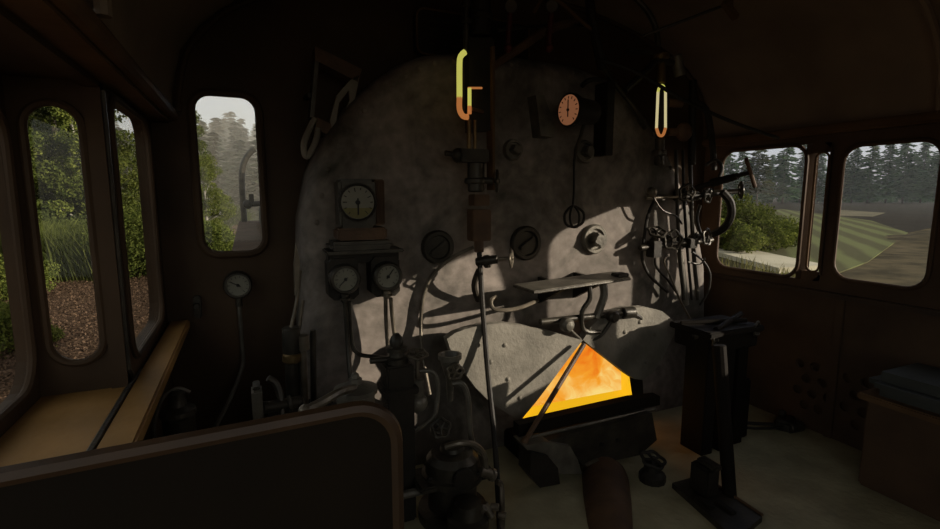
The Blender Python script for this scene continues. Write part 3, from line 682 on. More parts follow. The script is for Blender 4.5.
pipe([(655, 256, 2.129), (657, 268, 2.133), (668, 280, 2.141), (677, 293, 2.141)], 0.0075, 'injector_pipe', M_iron, 'dark pipe sweeping right below the left manifold block')
pipe([(668, 256, 2.129), (664, 262, 2.112), (672, 280, 2.108), (680, 300, 2.095), (692, 322, 2.074)], 0.0060, 'injector_pipe', M_pipe, 'pale thin pipe slanting down to the side stand')
pipe([(692, 252, 2.124), (704, 262, 2.124), (710, 275, 2.116), (708, 292, 2.116), (700, 305, 2.116)], 0.0067, 'injector_pipe', M_iron, 'dark pipe bending down at right edge of boiler plate')
pipe([(688, 262, 2.116), (700, 264, 2.108), (705, 258, 2.108)], 0.0053, 'injector_pipe', M_iron2, 'short cross link between pipes under the right valves')
pipe([(652, 195, 2.108), (662, 210, 2.099), (676, 216, 2.099), (682, 224, 2.108)], 0.0053, 'injector_pipe', M_iron2, 'thin wavy pipe between the upper and lower valve rows')
pipe([(706, 165, 2.137), (716, 160, 2.137), (722, 168, 2.124), (716, 185, 2.116)], 0.0105, 'injector_pipe', M_iron, 'dark gooseneck pipe above the upper right valves')
pipe([(722, 192, 2.02), (730, 202, 2.0), (731, 216, 2.0), (724, 228, 2.03), (713, 234, 2.1)], .022, 'rubber_hose', M_iron, 'thick black hose looping beside right front window', 'hose')
pipe([(700, 205, 2.137), (697, 220, 2.133), (703, 240, 2.129)], 0.0090, 'injector_pipe', M_iron2, 'short riser pipe joining upper and lower right valve rows')
th = thing('cross_handle', 'dark spindle ending in a long crossbar against right front window', 'handle', at(720, 180, 1.95))
MB().cyl(at(712, 183, 2.08), at(738, 176, 1.92), .024, .018).cyl(at(736, 176, 1.93), at(751, 172, 1.86), .012).build('spindle', M_iron, th)
MB().tube([at(746, 158, 1.86), at(755, 187, 1.86)], .010, 8, 0).build('crossbar', M_rust, th)
MB().cyl(at(712, 183, 2.08), at(695, 188, 2.15), .014).build('stem', M_iron, th)

# ------------------------------------------------------------------ right stand
st = thing('side_stand', 'dark iron stand of upright plates with small table top right of fire', 'stand', atz(722, 478, 0))
def prz(pts, v): return MB().prism([Vector(q) for q in pts], v)
tt = Vector((2.05, 1.78, .60))
MB().bb(1.98, 2.36, 1.66, 1.92, .62, .65, .006).build('table_top', M_panel, st)
MB().bb(2.0, 2.34, 1.68, 1.90, .54, .62, .006).build('housing', M_panel, st)
MB().cyl((2.06, 1.7, .65), (2.36, 1.8, .68), .014).cyl((2.0, 1.86, .65), (2.3, 1.72, .67), .012).build('linkage', M_panel, st)
for k, (x, y) in enumerate(((2.02, 1.70), (2.14, 1.70), (2.26, 1.72))):
    MB().bb(x, x+.075, y, y+.14, 0, .54, .004).build('upright_plate', M_panel, st)
MB().bb(2.36, 2.42, 1.75, 1.9, .0, .33, .01).build('foot_plate', M_panel, st)
for (x, y, lab) in ((757, 329, 'wheel knob at the right end of side stand table'), (716, 340, 'wheel knob on the front of side stand housing')):
    valve(x, y, 1.68, lab, (.3, -1, 0), .034, .05, .022)
po = solo(MB().cyl(atz(730, 500, 0), at(719, 345, 1.47), .028, n=12), 'floor_post', M_panel, 'slim dark post standing on floor before the side stand', 'post')

# ------------------------------------------------------------------ foot pedal plate
fp = thing('foot_pedal', 'low riveted floor plate carrying a dark pedal box at lower right', 'pedal', atz(710, 500, 0))
cc = [atz(672, 488, 0), atz(700, 480, 0), atz(762, 522, 0), atz(735, 545, 0)]
MB().prism([Vector((q.x, q.y, .0)) for q in cc], (0, 0, .025)).build('base_plate', M_iron2, fp)
rotp = Matrix.Rotation(math.atan2(cc[2].y-cc[1].y, cc[2].x-cc[1].x), 3, 'Z')
b0 = (cc[0]+cc[1])/2*.7+(cc[2]+cc[3])/2*.3
MB().box((b0.x, b0.y, .09), (.10, .08, .13), rotp, .012).build('pedal_box', M_iron, fp)
MB().box((b0.x, b0.y-.02, .165), (.10, .05, .025), rotp, .008).build('treadle', M_iron2, fp)
b1 = (cc[0]+cc[1])/2*.35+(cc[2]+cc[3])/2*.65
MB().box((b1.x, b1.y, .03), (.09, .03, .015), rotp).build('tread_bar', M_iron, fp); MB().box((b1.x-.05, b1.y+.06, .03), (.09, .03, .015), rotp).build('tread_bar', M_iron, fp)
MB().tube([(cc[1].x, cc[1].y, .03), (cc[2].x, cc[2].y, .03)], .006, 6, 0).build('edge_strip', M_rust, fp)
q = atz(652, 480, 0)
solo(MB().lathe((q.x, q.y, 0), (0, 0, 1), [(0, .06), (.03, .06), (.05, .04), (.09, .035)], 12).wheel((q.x, q.y, .10), (0, -.3, 1), .05, .008), 'floor_valve', M_iron, 'squat dark floor valve with wheel left of the pedal', 'valve')
# coupling left on the floor by the right wall
q = atz(784, 428, 0)
fv = thing('floor_coupling', 'small dark pipe coupling lying on the pale floor by right wall', 'coupling', q)
MB().box(q+Vector((0, 0, .03)), (.13, .09, .06), Matrix.Rotation(R(25), 3, 'Z'), .015).cyl(q+Vector((-.04, -.05, .03)), q+Vector((.05, -.06, .03)), .03).build('body', M_iron2, fv)
MB().cyl(q+Vector((.0, .02, .06)), q+Vector((.02, .03, .085)), .02).box(q+Vector((.09, .03, .02)), (.06, .05, .04), None, .01).build('nut', M_iron2, fv)
MB().tube([q+Vector((-.05, 0, .03)), q+Vector((-.18, .09, .025)), q+Vector((-.28, .16, .03))], .010).tube([q+Vector((-.06, -.03, .03)), q+Vector((-.2, .04, .02)), q+Vector((-.30, .10, .03))], .008).build('pipe_tail', M_iron, fv)

# ------------------------------------------------------------------ right seat box
sb = thing('tool_box_seat', 'dark brown box seat with blue-grey cushion against the right wall', 'seat', (2.63, .85, 0))
MB().bb(2.47, XR-.005, .25, 1.24, 0, .42, .01).build('box', M_wallR, sb)
MB().bb(2.45, XR-.003, .23, 1.27, .40, .43, .006).build('lid', M_rail, sb)
cu = MB(); cu.bb(2.45, XR-.006, .24, 1.25, .43, .54, .045); cu.build('cushion', M_seat, sb, 75)

# ================================================================== FOREGROUND PARTITION
pa = thing('seat_partition', 'large dark round-cornered panel with worn brown lip in the foreground', 'panel', (-.1, .82, 0))
def pan(zz, xr, r):
    pts = [Vector((XL+.002, .80, 0)), Vector((XL+.002, .80, zz-.012))]
    for k in range(9):
        a = R(90-90*k/8); pts.append(Vector((xr-r+r*math.cos(a), .80, zz-r+r*math.sin(a))))
    pts.append(Vector((xr, .80, 0))); return pts
MB().prism(pan(.945, .215, .07), (0, .022, 0)).build('panel', M_panel, pa, 0)
MB().tube([v+Vector((0, .011, 0)) for v in pan(.945, .215, .07)[1:]], .0145, 8, 0).build('lip', M_lip, pa)

# ================================================================== LEFT SIDE EQUIPMENT
# oil can / canister by the ledge
oc = thing('oil_canister', 'ribbed dark canister with wire handle beside the wooden ledge', 'canister', at(180, 440, 1.75))
c = at(181, 445, 1.9); c.z = .30
MB().lathe(c, (0, 0, 1), [(0, .045), (.02, .05), (.14, .05), (.15, .056), (.165, .056), (.175, .05), (.25, .05), (.26, .056), (.275, .054), (.29, .03), (.33, .022)], 20).build('can', M_iron2, oc)
MB().tube([c+Vector((-.055, 0, .05)), c+Vector((-.075, 0, .2)), c+Vector((-.05, 0, .31)), c+Vector((0, 0, .35)), c+Vector((.04, 0, .33))], .006).build('wire_handle', M_steel, oc)
MB().lathe(c+Vector((0, 0, .31)), (0, 0, 1), [(0, .026), (.025, .026), (.035, .015)], 14).build('cap', M_iron2, oc)
MB().bb(c.x-.09, c.x+.09, c.y-.07, c.y+.1, 0, .30, .008).build('pedestal', M_iron, oc)

# reversing lever / pump group at left
rl = thing('reversing_lever', 'tall jointed lever rod leaning by left edge of boiler', 'lever', at(296, 408, 2.1))
MB().prism([at(296, 243, 2.05), at(300, 262, 2.05), at(299, 285, 2.05), at(295, 296, 2.05), at(294, 265, 2.05)], (0, .03, 0)).build('handle_fork', M_pipe, rl)
MB().tube([at(300, 270, 2.06), at(297, 300, 2.06), at(291, 328, 2.06)], .007).tube([at(303, 300, 2.08), at(299, 330, 2.08)], .007).build('link_rod', M_pipe, rl)
MB().cyl(at(291, 327, 2.06), at(292, 358, 2.06), .035).cyl(at(292, 358, 2.06), at(294, 412, 2.06), .028).build('cylinder', M_iron2, rl)
MB().cyl(at(292, 353, 2.05), at(292, 362, 2.05), .037).build('brass_ring', M_brass, rl)
MB().cyl(at(303, 335, 2.05), at(304, 350, 2.05), .022).cyl(at(303, 350, 2.05), at(305, 405, 2.05), .014).tube([at(297, 338, 2.05), at(303, 338, 2.05)], .012, 8, 0).build('side_valve', M_pipe, rl)
MB().cyl(at(313, 330, 2.1), at(314, 420, 2.1), .013).build('pole', M_iron2, rl)
MB().bb(at(300, 412, 2.06).x-.12, at(300, 412, 2.06).x+.14, 2.0, 2.17, 0, at(300, 410, 2.06).z+.0, .01).build('base', M_iron, rl)
lt = thing('lubricator', 'small pale box and pipe tee behind the foreground panel lip', 'lubricator', at(256, 425, 1.7))
q0, q1 = at(251, 389, 1.75), at(261, 440, 1.75)
MB().bb(q0.x, at(262, 389, 1.75).x, 1.72, 1.80, 0, q0.z, .008).build('box', M_steel, lt)
MB().bb(q0.x+.005, at(262, 389, 1.75).x-.005, 1.725, 1.795, q0.z, q0.z+.012, .003).build('lid', M_iron2, lt)
MB().cyl(at(262, 408, 1.76), at(302, 401, 1.8), .020).cyl(at(288, 404, 1.78), at(292, 403, 1.78), .028).build('tee_pipe', M_iron2, lt)
MB().tube([at(268, 378, 1.8), at(276, 384, 1.8), at(281, 400, 1.78), at(283, 425, 1.76)], .012).build('bent_pipe', M_iron2, lt)
# driver's brake valve
bv = thing('brake_valve', "round flanged driver's brake valve with lever handle", 'valve', at(355, 440, 1.62))
c = at(356, 404, 1.62)
MB().lathe(Vector((c.x, c.y, 0)), (0, 0, 1), [(0, .08), (c.z-.06, .08), (c.z-.055, .105), (c.z-.03, .11), (c.z-.028, .09), (c.z-.012, .09)], 28).build('pedestal', M_iron2, bv)
mb = MB()
for k in range(8): mb.nut(Vector((c.x+.098*math.cos(k*PI/4), c.y+.098*math.sin(k*PI/4), c.z-.03)), (0, 0, 1), .012, .012)
mb.build('flange_bolts', M_iron, bv)
MB().lathe(c+Vector((0, 0, -.014)), (0, 0, 1), [(0, .062), (.05, .062), (.055, .072), (.07, .072), (.078, .045), (.085, .03)], 24).build('head', M_steel, bv)
MB().lathe(c+Vector((0, 0, .07)), (0, 0, 1), [(0, .022), (.02, .022), (.022, .015), (.035, .012), (.04, .004)], 6).build('cap_nut', M_steel, bv)
MB().tube([c+Vector((0, -.01, .06)), at(340, 392, 1.52), at(322, 402, 1.46), at(306, 410, 1.44)], .014).ball(at(305, 411, 1.44), .02).build('handle', M_pipe, bv)
# finial post
fpz = thing('valve_post', 'dark square post with ringed finial top left of the funnel', 'post', at(398, 470, 1.8))
c = at(397, 362, 1.85)
MB().bb(c.x-.055, c.x+.055, c.y-.05, c.y+.05, 0, c.z, .008).bb(c.x-.07, c.x+.07, c.y-.06, c.y+.06, c.z-.12, c.z-.09, .005).build('post', M_iron, fpz)
MB().lathe(c, (0, 0, 1), [(0, .045), (.02, .045), (.025, .03), (.04, .028), (.045, .042), (.06, .042), (.065, .025), (.085, .028), (.10, .022), (.115, .01)], 16).build('finial', M_iron2, fpz)
MB().cyl(at(370, 361, 1.85), at(392, 359, 1.85), .012).build('side_pipe', M_iron2, fpz)
c = at(417, 354, 1.84)
t = thing('globe_valve', 'small horizontal handwheel valve on a stem right of finial post', 'valve', c-Vector((0, 0, .2)))
MB().wheel(c, (0, -.25, 1), .038, .006).build('handwheel', M_pipe, t); MB().cyl(c-Vector((0, 0, .10)), c, .009).build('spindle', M_pipe, t)
MB().cyl(c-Vector((0, 0, .20)), c-Vector((0, 0, .10)), .026).ball(c-Vector((0, 0, .2)), .04).cyl(c-Vector((.16, 0, .2)), c-Vector((0, 0, .2)), .02).build('body', M_steel, t)
# funnel cup
c = at(450, 378, 1.9)
solo(MB().lathe(c, (0, 0, 1), [(-.10, .012), (0, .018), (.03, .028), (.08, .042), (.085, .05), (.105, .05), (.105, .04), (.08, .03)], 18), 'filling_funnel', M_steel, 'small grey tapered funnel cup before the left fire door', 'funnel')
valve(455, 372, 1.85, 'lobed wheel valve directly beside the tapered funnel cup', (-.15, -1, 0), .032, .05, .02, M_pipe)
valve(441, 428, 1.75, 'dark lobed wheel valve on top of the lower left pump', (-.1, -.85, .5), .034, .06, .024, M_iron2)
pipe([(413, 372, 1.85), (430, 371, 1.84), (437, 380, 1.83), (437, 400, 1.82), (433, 418, 1.8), (415, 430, 1.8)], .010, 'lubricator_pipe', M_steel, 'bent pipe looping right and down from small horizontal wheel')
pipe([(452, 384, 1.84), (462, 384, 1.83), (468, 398, 1.82), (470, 430, 1.8), (476, 458, 1.78), (477, 470, 1.77)], .012, 'lubricator_pipe', M_steel, 'long pipe falling from funnel valve toward the pump')
pipe([(445, 447, 1.72), (460, 443, 1.7), (475, 445, 1.7), (484, 455, 1.7), (486, 470, 1.7)], .012, 'rubber_hose', M_pipe, 'pale hose arching over the top of the lower left pump', 'hose')
solo(MB().cyl(at(480, 471, 1.7), at(493, 475, 1.7), .02).cyl(at(490, 474, 1.7), at(494, 475.5, 1.7), .026), 'hose_nozzle', M_pipe, 'pale blunt nozzle at the end of the arching hose', 'nozzle')
pipe([(497, 482, 1.66), (501, 485, 1.66), (502, 500, 1.64), (502, 530, 1.62)], .012, 'drain_pipe', M_pipe, 'bright short upright pipe beside the lower left pump')
pm = thing('feed_pump', 'bulky dark pump casting with flanges at the lower left of fire', 'pump', at(455, 520, 1.7)*1.0)
c = Vector((at(455, 470, 1.75).x, 1.78, 0))
MB().lathe(c, (0, 0, 1), [(0, .14), (.04, .14), (.05, .10), (.16, .10), (.17, .125), (.195, .125), (.2, .11), (.25, .105), (.275, .085), (.285, .05), (.30, .045)], 24).build('body', M_iron2, pm)
MB().cyl(c+Vector((0, -.07, .22)), c+Vector((0, -.12, .22)), .035).cyl(c+Vector((0, -.115, .22)), c+Vector((0, -.13, .22)), .044).build('front_cover', M_iron, pm)
MB().bb(c.x-.16, c.x+.16, 1.70, 1.86, .165, .19, .006).build('flange', M_iron2, pm)
mb = MB()
for k in range(6): mb.nut(c+Vector((.112*math.cos(k*PI/3+.3), .112*math.sin(k*PI/3+.3), .193)), (0, 0, 1), .013, .014)
mb.build('flange_bolts', M_iron, pm)
MB().lathe(c+Vector((-.0, -.16, .02)), (0, 0, 1), [(0, .08), (.07, .08), (.08, .06), (.13, .05)], 20).build('oil_cup', M_iron2, pm)
MB().cyl(c+Vector((-.30, -.02, .15)), c+Vector((-.10, -.02, .15)), .016).build('feed_pipe', M_steel, pm)
mb = MB(); random.seed(8)
for k in range(5):
    mb.cyl(at(470+k*7, 508+6*math.sin(k*2), 1.6), at(478+k*7, 512+5*math.cos(k*3), 1.58), .014)
solo(mb, 'pipe_unions', M_pipe, 'row of small pale pipe unions below the pump', 'pipe fittings')

# dummy end of interior; OUTSIDE follows

# ================================================================== OUTSIDE
GZ = -1.8
M_litter = mat('leaf_litter_ground', (.15, .09, .055), (.05, .032, .02), 7, .95, 0, .6, 8, spec=.04)
M_rough = mat('rough_brown_earth', (.10, .08, .044), (.04, .034, .019), .9, .95, 0, .8, 9, spec=.04)
M_dark = mat('dark_ploughed_earth', (.035, .030, .022), (.026, .023, .017), .2, .95, 0, .3, spec=.04)
M_conc = mat('beige_concrete', (.48, .44, .33), (.36, .33, .24), .8, .9, 0, .3, spec=.04)
M_sand = mat('pale_sandy_strip', (.16, .14, .09), (.11, .10, .065), .3, .9, 0, .3, spec=.04)
M_bark = mat('tree_bark', (.10, .085, .06), (.05, .042, .03), 3, .9, 0, .4)
M_bark2 = mat('pale_birch_bark', (.32, .30, .25), (.15, .14, .11), 3, .9, 0, .4)
M_hill = mat('hillside_undergrowth', (.055, .062, .03), (.03, .034, .018), .1, .95, 0, .5, spec=.04)
M_board = mat('running_board_paint', (.08, .05, .033), (.05, .033, .02), 3, .7, 0, .2, spec=.04)
def rowmat():
    m = bpy.data.materials.new('green_crop_rows'); m.use_nodes = True; n = m.node_tree; b = n.nodes['Principled BSDF']; b.inputs['Roughness'].default_value = .95; b.inputs['Specular IOR Level'].default_value = .04
    tc = n.nodes.new('ShaderNodeTexCoord'); mp = n.nodes.new('ShaderNodeMapping'); mp.inputs['Rotation'].default_value = (0, 0, R(52))
    w = n.nodes.new('ShaderNodeTexWave'); w.inputs['Scale'].default_value = .17; w.inputs['Distortion'].default_value = 1.2; w.inputs['Detail'].default_value = 3
    rp = n.nodes.new('ShaderNodeValToRGB'); rp.color_ramp.elements[0].position = .3; rp.color_ramp.elements[0].color = (.078, .076, .038, 1); rp.color_ramp.elements[1].position = .8; rp.color_ramp.elements[1].color = (.12, .13, .055, 1)
    n.links.new(tc.outputs['Object'], mp.inputs[0]); n.links.new(mp.outputs[0], w.inputs[0]); n.links.new(w.outputs['Fac'], rp.inputs[0]); n.links.new(rp.outputs[0], b.inputs['Base Color'])
    return m
M_rows = rowmat()
M_leafA = leafmat('fresh_leaves', (.12, .14, .032), (.035, .05, .012))
M_leafB = leafmat('dark_leaves', (.085, .10, .03), (.028, .04, .012))
M_leafC = leafmat('bright_leaves', (.17, .19, .042), (.045, .065, .015))
M_needle = leafmat('pine_needles', (.11, .19, .085), (.045, .085, .045))
M_needle3 = leafmat('dark_needles', (.03, .042, .02), (.012, .02, .01))  # darker needle tone for the hill conifers
M_needle2 = leafmat('light_needles', (.075, .088, .028), (.02, .03, .012))
M_grass = leafmat('tall_grass_blades', (.11, .125, .032), (.05, .064, .018))
M_dry = leafmat('dry_grass_blades', (.22, .20, .075), (.06, .065, .02))

def grid(name, x0, x1, y0, y1, nx, ny, fz, m):
    vs = [(x0+(x1-x0)*i/nx, y0+(y1-y0)*j/ny, 0) for j in range(ny+1) for i in range(nx+1)]
    vs = [(x, y, fz(x, y)) for x, y, z in vs]
    fs = [(j*(nx+1)+i, j*(nx+1)+i+1, (j+1)*(nx+1)+i+1, (j+1)*(nx+1)+i) for j in range(ny) for i in range(nx)]
    me = bpy.data.meshes.new(name); me.from_pydata(vs, [], fs); me.materials.append(m)
    for p in me.polygons: p.use_smooth = True
    o = bpy.data.objects.new(name, me); COL.objects.link(o); o['kind'] = 'structure'; return o
rng = random.Random(5)
grid('ground_left', -60, .9, -20, 70, 60, 60, lambda x, y: GZ+.05*math.sin(x*1.3+y*.7)+.04*math.sin(y*2.1-x)+max(0, -x-9)*.10, M_litter)
grid('ground_right', .9, 420, -60, 420, 80, 80, lambda x, y: GZ-.02, M_rough)
def mound(x, y):
    d = ((x-50)/9)**2+((y-15)/5.5)**2
    return GZ-.15+1.3*math.exp(-d)+.05*math.sin(x*1.7)*math.sin(y*2.3)
grid('earth_bank', 20, 75, -8, 30, 55, 40, mound, M_rough)
def patch(name, px, z, m):
    P0 = [atz(x, y, GZ) for x, y in px]
    o = MB().prism([Vector((p.x, p.y, z-.3)) for p in P0], (0, 0, .3)).build(name, m, None, 0); o['kind'] = 'structure'; return o
patch('crop_field', [(780, 209), (838, 216), (872, 221), (908, 233), (868, 262), (826, 278), (760, 262), (735, 225)], GZ+.03, M_rows)
patch('dark_field', [(700, 199.5), (990, 200.5), (990, 221), (925, 229), (908, 233), (872, 221), (838, 217)], GZ+.02, M_dark)
patch('sandy_strip', [(838, 210), (885, 213), (872, 217), (838, 216)], GZ+.06, M_sand)
k = MB().prism([Vector((22.6, 19.6, GZ)), Vector((25.0, 19.2, GZ)), Vector((22.0, 13.0, GZ)), Vector((19.3, 13.2, GZ))], (0, 0, .22)).build('concrete_kerb', M_conc, None, 0)
tag(k, 'beige concrete strip below the bush outside the right front window', 'concrete path', None); 

def leaf_mesh(name, centers, radii, per, size, m, seed, flat=.8, squash=1.0, extra=None, updir=.0):
    """leaves as folded diamonds scattered in clusters"""
    r = np.random.default_rng(seed); C = []
    for c, rad in zip(centers, radii):
        d = r.normal(size=(per, 3)); d /= np.linalg.norm(d, axis=1, keepdims=True)
        C.append(np.array(c)+d*(rad*r.uniform(.25, 1, (per, 1))**.5)*np.array([1, 1, squash]))
    C = np.concatenate(C); n = len(C)
    a = r.normal(size=(n, 3)); a /= np.linalg.norm(a, axis=1, keepdims=True)
    b = r.normal(size=(n, 3)); b -= a*(a*b).sum(1, keepdims=True); b /= np.linalg.norm(b, axis=1, keepdims=True)
    s_ = size*r.uniform(.6, 1.3, (n, 1)); nrm = np.cross(a, b)
    V = np.stack([C-a*s_, C+b*s_*.55+nrm*s_*.15, C+a*s_, C-b*s_*.55+nrm*s_*.15], 1).reshape(-1, 3)
    me = bpy.data.meshes.new(name); F = np.arange(n*4).reshape(-1, 4)
    me.from_pydata(V.tolist(), [], F.tolist()); me.materials.append(m); return me
def wood_mesh(name, segs, m):
    b = MB()
    for a, c, r0, r1 in segs: b.cyl(a, c, r0, r1, 8)
    bmesh.ops.recalc_face_normals(b.bm, faces=list(b.bm.faces)); me = bpy.data.meshes.new(name); b.bm.to_mesh(me); b.bm.free(); me.materials.append(m); return me
def plant(name, meshes, loc, sc, rz, label, cat, group=None):
    t = thing(name, label, cat, loc, group); t.rotation_euler = (0, 0, rz); t.scale = (sc, sc, sc)
    for nm, me in meshes:
        o = bpy.data.objects.new(nm, me); COL.objects.link(o); o.parent = t
    return t
def broadleaf(seed, h, cr, leaf, size, per=120, ncl=60, pale=False):
    r = random.Random(seed); cs, rs, segs = [], [], []
    segs.append(((0, 0, -.2), (0, 0, h*.5), h*.018, h*.012)); segs.append(((0, 0, h*.5), (.1, 0, h*.9), h*.012, h*.004))
    for i in range(ncl):
        z = r.uniform(.12, 1.0); w = cr*(math.sin(PI*min(.98, .25+z*.72))**.8)
        a = r.uniform(0, 2*PI); q = w*math.sqrt(r.uniform(.05, 1))
        c = (q*math.cos(a), q*math.sin(a), h*z); cs.append(c); rs.append(r.uniform(.35, .7)*cr*.42)
        if i % 4 == 0: segs.append(((0, 0, max(.2, h*z*.7)), c, h*.007, h*.002))
    return [('foliage', leaf_mesh('foliage', cs, rs, per, size, leaf, seed, squash=.75)), ('trunk', wood_mesh('trunk', segs, M_bark2 if pale else M_bark))]
def bush(seed, h, cr, leaf, size, per=150, ncl=26):
    r = random.Random(seed); cs, rs, segs = [], [], []
    for i in range(ncl):
        a = r.uniform(0, 2*PI); q = cr*math.sqrt(r.uniform(0, 1)); z = h*r.uniform(.15, .95)*(1-.45*(q/cr)**2)
        c = (q*math.cos(a), q*math.sin(a), z); cs.append(c); rs.append(r.uniform(.2, .38)*min(h, cr*1.4))
        if i % 3 == 0: segs.append(((0, 0, -.1), c, .03, .01))
    return [('foliage', leaf_mesh('foliage', cs, rs, per, size, leaf, seed, squash=.8)), ('stems', wood_mesh('stems', segs, M_bark))]
def conifer(seed, h, cr, leaf, tiers=24, pad=.45, base=.12):
    r = np.random.default_rng(seed); V, F = [], []
    for t in range(tiers):
        f = t/(tiers-1); z = h*(base+(1-base)*f); L = cr*(1-f)**.85*r.uniform(.8, 1.1)+.25
        for k in range(int(9-4*f)):
            a = r.uniform(0, 2*PI); d = np.array([math.cos(a), math.sin(a), 0]); n_ = np.array([-d[1], d[0], 0])
            steps = max(2, int(L/(pad*.8)))
            for s_ in range(steps):
                q = (s_+.6)/steps; c = d*L*q+np.array([0, 0, z-.28*L*q*q+.1*L*q]); w = pad*r.uniform(.7, 1.3)
                for side in (-1, 1):
                    o = len(V); e = n_*side
                    V += [c-d*w*.6, c+e*w*1.0-np.array([0, 0, w*r.uniform(.2, .6)]), c+d*w*.9-np.array([0, 0, w*.15]), c+d*w*.1+np.array([0, 0, w*.2])]
                    F.append((o, o+1, o+2, o+3))
    me = bpy.data.meshes.new('foliage'); me.from_pydata([tuple(v) for v in V], [], F); me.materials.append(leaf)
    return [('foliage', me), ('trunk', wood_mesh('trunk', [((0, 0, -.3), (0, 0, h*.98), h*.014, .02)], M_bark))]
def colpos(px, depth, z=GZ):
    d = ray(px, 195); d = Vector((d.x, d.y, 0)); d = d/ (d.dot(Vector((math.sin(YAW), math.cos(YAW), 0)))); return Vector((d.x*depth, d.y*depth, z))

# ---- left side: litter edge, tall grass, bushes, trees
TA = [broadleaf(11, 11, 3.4, M_leafA, .095, 420, 75), broadleaf(12, 12, 3.8, M_leafB, .095, 420, 75), broadleaf(13, 10, 3.0, M_leafC, .09, 380, 65, True)]
trees = [(-2, 24, 0, 1.0, 'leafy mid-green tree beyond the rear part of the left bay'), (30, 30, 1, 1.1, 'dark leafy tree behind the bay window, at its left edge'), (62, 27, 0, 1.05, 'leafy mid-green tree filling the tall bay front window'),
         (80, 26, 2, .9, 'pale-stemmed bright tree at the right of the tall bay front window'), (50, 42, 1, 1.25, 'dark leafy tree far back in the tall bay front window'), (118, 40, 1, .48, 'dark tree low in the side window beside the front wall'),
         (142, 34, 0, .45, 'mid-green tree in the side window by the front wall, at its right'), (-30, 32, 1, 1.2, 'dark leafy tree farthest back along the left side'), (205, 30, 2, .52, 'bright green tree at the left edge of front lookout window'), (180, 33, 0, .8, 'mid-green tree hidden mostly behind left front corner post')]
for i, (px, dep, k, sc, lab) in enumerate(trees):
    p0 = colpos(px, dep); plant('broadleaf_tree', TA[k], (p0.x, p0.y, GZ), sc, i*1.3, lab, 'tree')
BU = [bush(21, 1.9, 1.5, M_leafA, .055, 480, 30), bush(22, 1.7, 1.6, M_leafC, .055, 480, 30), bush(23, 2.2, 1.6, M_leafB, .055, 480, 30)]
bl = [(130, 19.5, 0, 1.2, 'green bush low in the side window beside the front wall'), (152, 22, 1, 1.2, 'bright bush at right of the side window by front wall'), (106, 24, 2, 1.1, 'dark bush behind the post right of the bay front window'), (80, 24, 1, .95, 'bright bush behind tall grass in bay front window'),
      (20, 22, 2, 1.3, 'dark bush behind the post left of the bay front window'), (50, 22, 1, 1.0, 'yellow-green bush at left of the bay front window'), (-15, 20, 0, 1.2, 'green bush in the bay side window, farther back'), (-34, 9.5, 1, .62, 'bright leafy bush close below the bay side window'), (-8, 15, 1, .75, 'bright leafy bush in the lower half of the bay side window'), (212, 24, 1, .9, 'yellow-green bush low in the front lookout window'), (198, 20, 0, 1.0, 'green bush at lower left of front lookout window'), (224, 46, 2, 1.2, 'dark bush beyond the white marker sign')]
for i, (px, dep, k, sc, lab) in enumerate(bl):
    p0 = colpos(px, dep); plant('leafy_bush', BU[k], (p0.x, p0.y, GZ), sc, i*.9, lab, 'bush')
def blades(name, pts, h, w, m, seed):
    r = np.random.default_rng(seed); n = len(pts); C = np.array(pts)
    a = r.uniform(0, 2*PI, n); d = np.stack([np.cos(a), np.sin(a), np.zeros(n)], 1); H_ = h*r.uniform(.5, 1.1, (n, 1)); ln = r.normal(0, .18, (n, 3)); ln[:, 2] = 0
    up_ = np.array([[0, 0, 1.]])
    V = np.stack([C-d*w, C+d*w, C+up_*H_*.6+ln*H_*.5+d*w*.6, C+up_*H_+ln*H_*1.3, C+up_*H_*.6+ln*H_*.5-d*w*.6], 1).reshape(-1, 3)
    me = bpy.data.meshes.new(name); me.from_pydata(V.tolist(), [], np.arange(n*5).reshape(-1, 5).tolist()); me.materials.append(m)
    o = bpy.data.objects.new(name, me); COL.objects.link(o); return o
gp = []; r = random.Random(9)
for k in range(16000):
    p0 = colpos(r.uniform(-40, 112), r.uniform(17.5, 22)); gp.append((p0.x, p0.y, GZ))
tag(blades('tall_grass', gp, 2.0, .018, M_grass, 3), 'dense tall green grass beyond the leaf litter on the left', 'grass', None, 'stuff')
gp = []
for k in range(200):
    t = r.random(); gp.append((17.0+2.2*t+r.uniform(-.8, .6), 9.5+6*t+r.uniform(-.8, .8), GZ))
for k in range(420):
    gp.append((r.uniform(13.2, 16), r.uniform(7.4, 10.2), GZ))
tag(blades('dry_grass', gp, .6, .02, M_dry, 4), 'sunlit yellowish grass tufts below the right side windows', 'grass', None, 'stuff')
M_fall = leafmat('fallen_leaves', (.17, .11, .07), (.035, .025, .016))
r9 = np.random.default_rng(77); n9 = 42000
a9 = r9.uniform(-.42, .02, n9); y9 = 5+17*r9.uniform(0, 1, n9)**.8
C9 = np.stack([a9*y9, y9, np.full(n9, GZ+.07)], 1); C9[:, 2] += r9.uniform(0, .06, n9)
d9 = r9.normal(size=(n9, 3)); d9[:, 2] *= .45; d9 /= np.linalg.norm(d9, axis=1, keepdims=True); e9 = np.cross(d9, r9.normal(size=(n9, 3))*np.array([.4, .4, 1])); e9 /= np.linalg.norm(e9, axis=1, keepdims=True); s9 = r9.uniform(.018, .042, (n9, 1))
V9 = np.stack([C9-d9*s9, C9+e9*s9*.6, C9+d9*s9, C9-e9*s9*.6], 1).reshape(-1, 3)
me = bpy.data.meshes.new('fallen_leaves'); me.from_pydata(V9.tolist(), [], np.arange(n9*4).reshape(-1, 4).tolist()); me.materials.append(M_fall)
o = bpy.data.objects.new('fallen_leaves', me); COL.objects.link(o); tag(o, 'brown fallen leaves strewn over the ground outside the left windows', 'leaves', None, 'stuff')
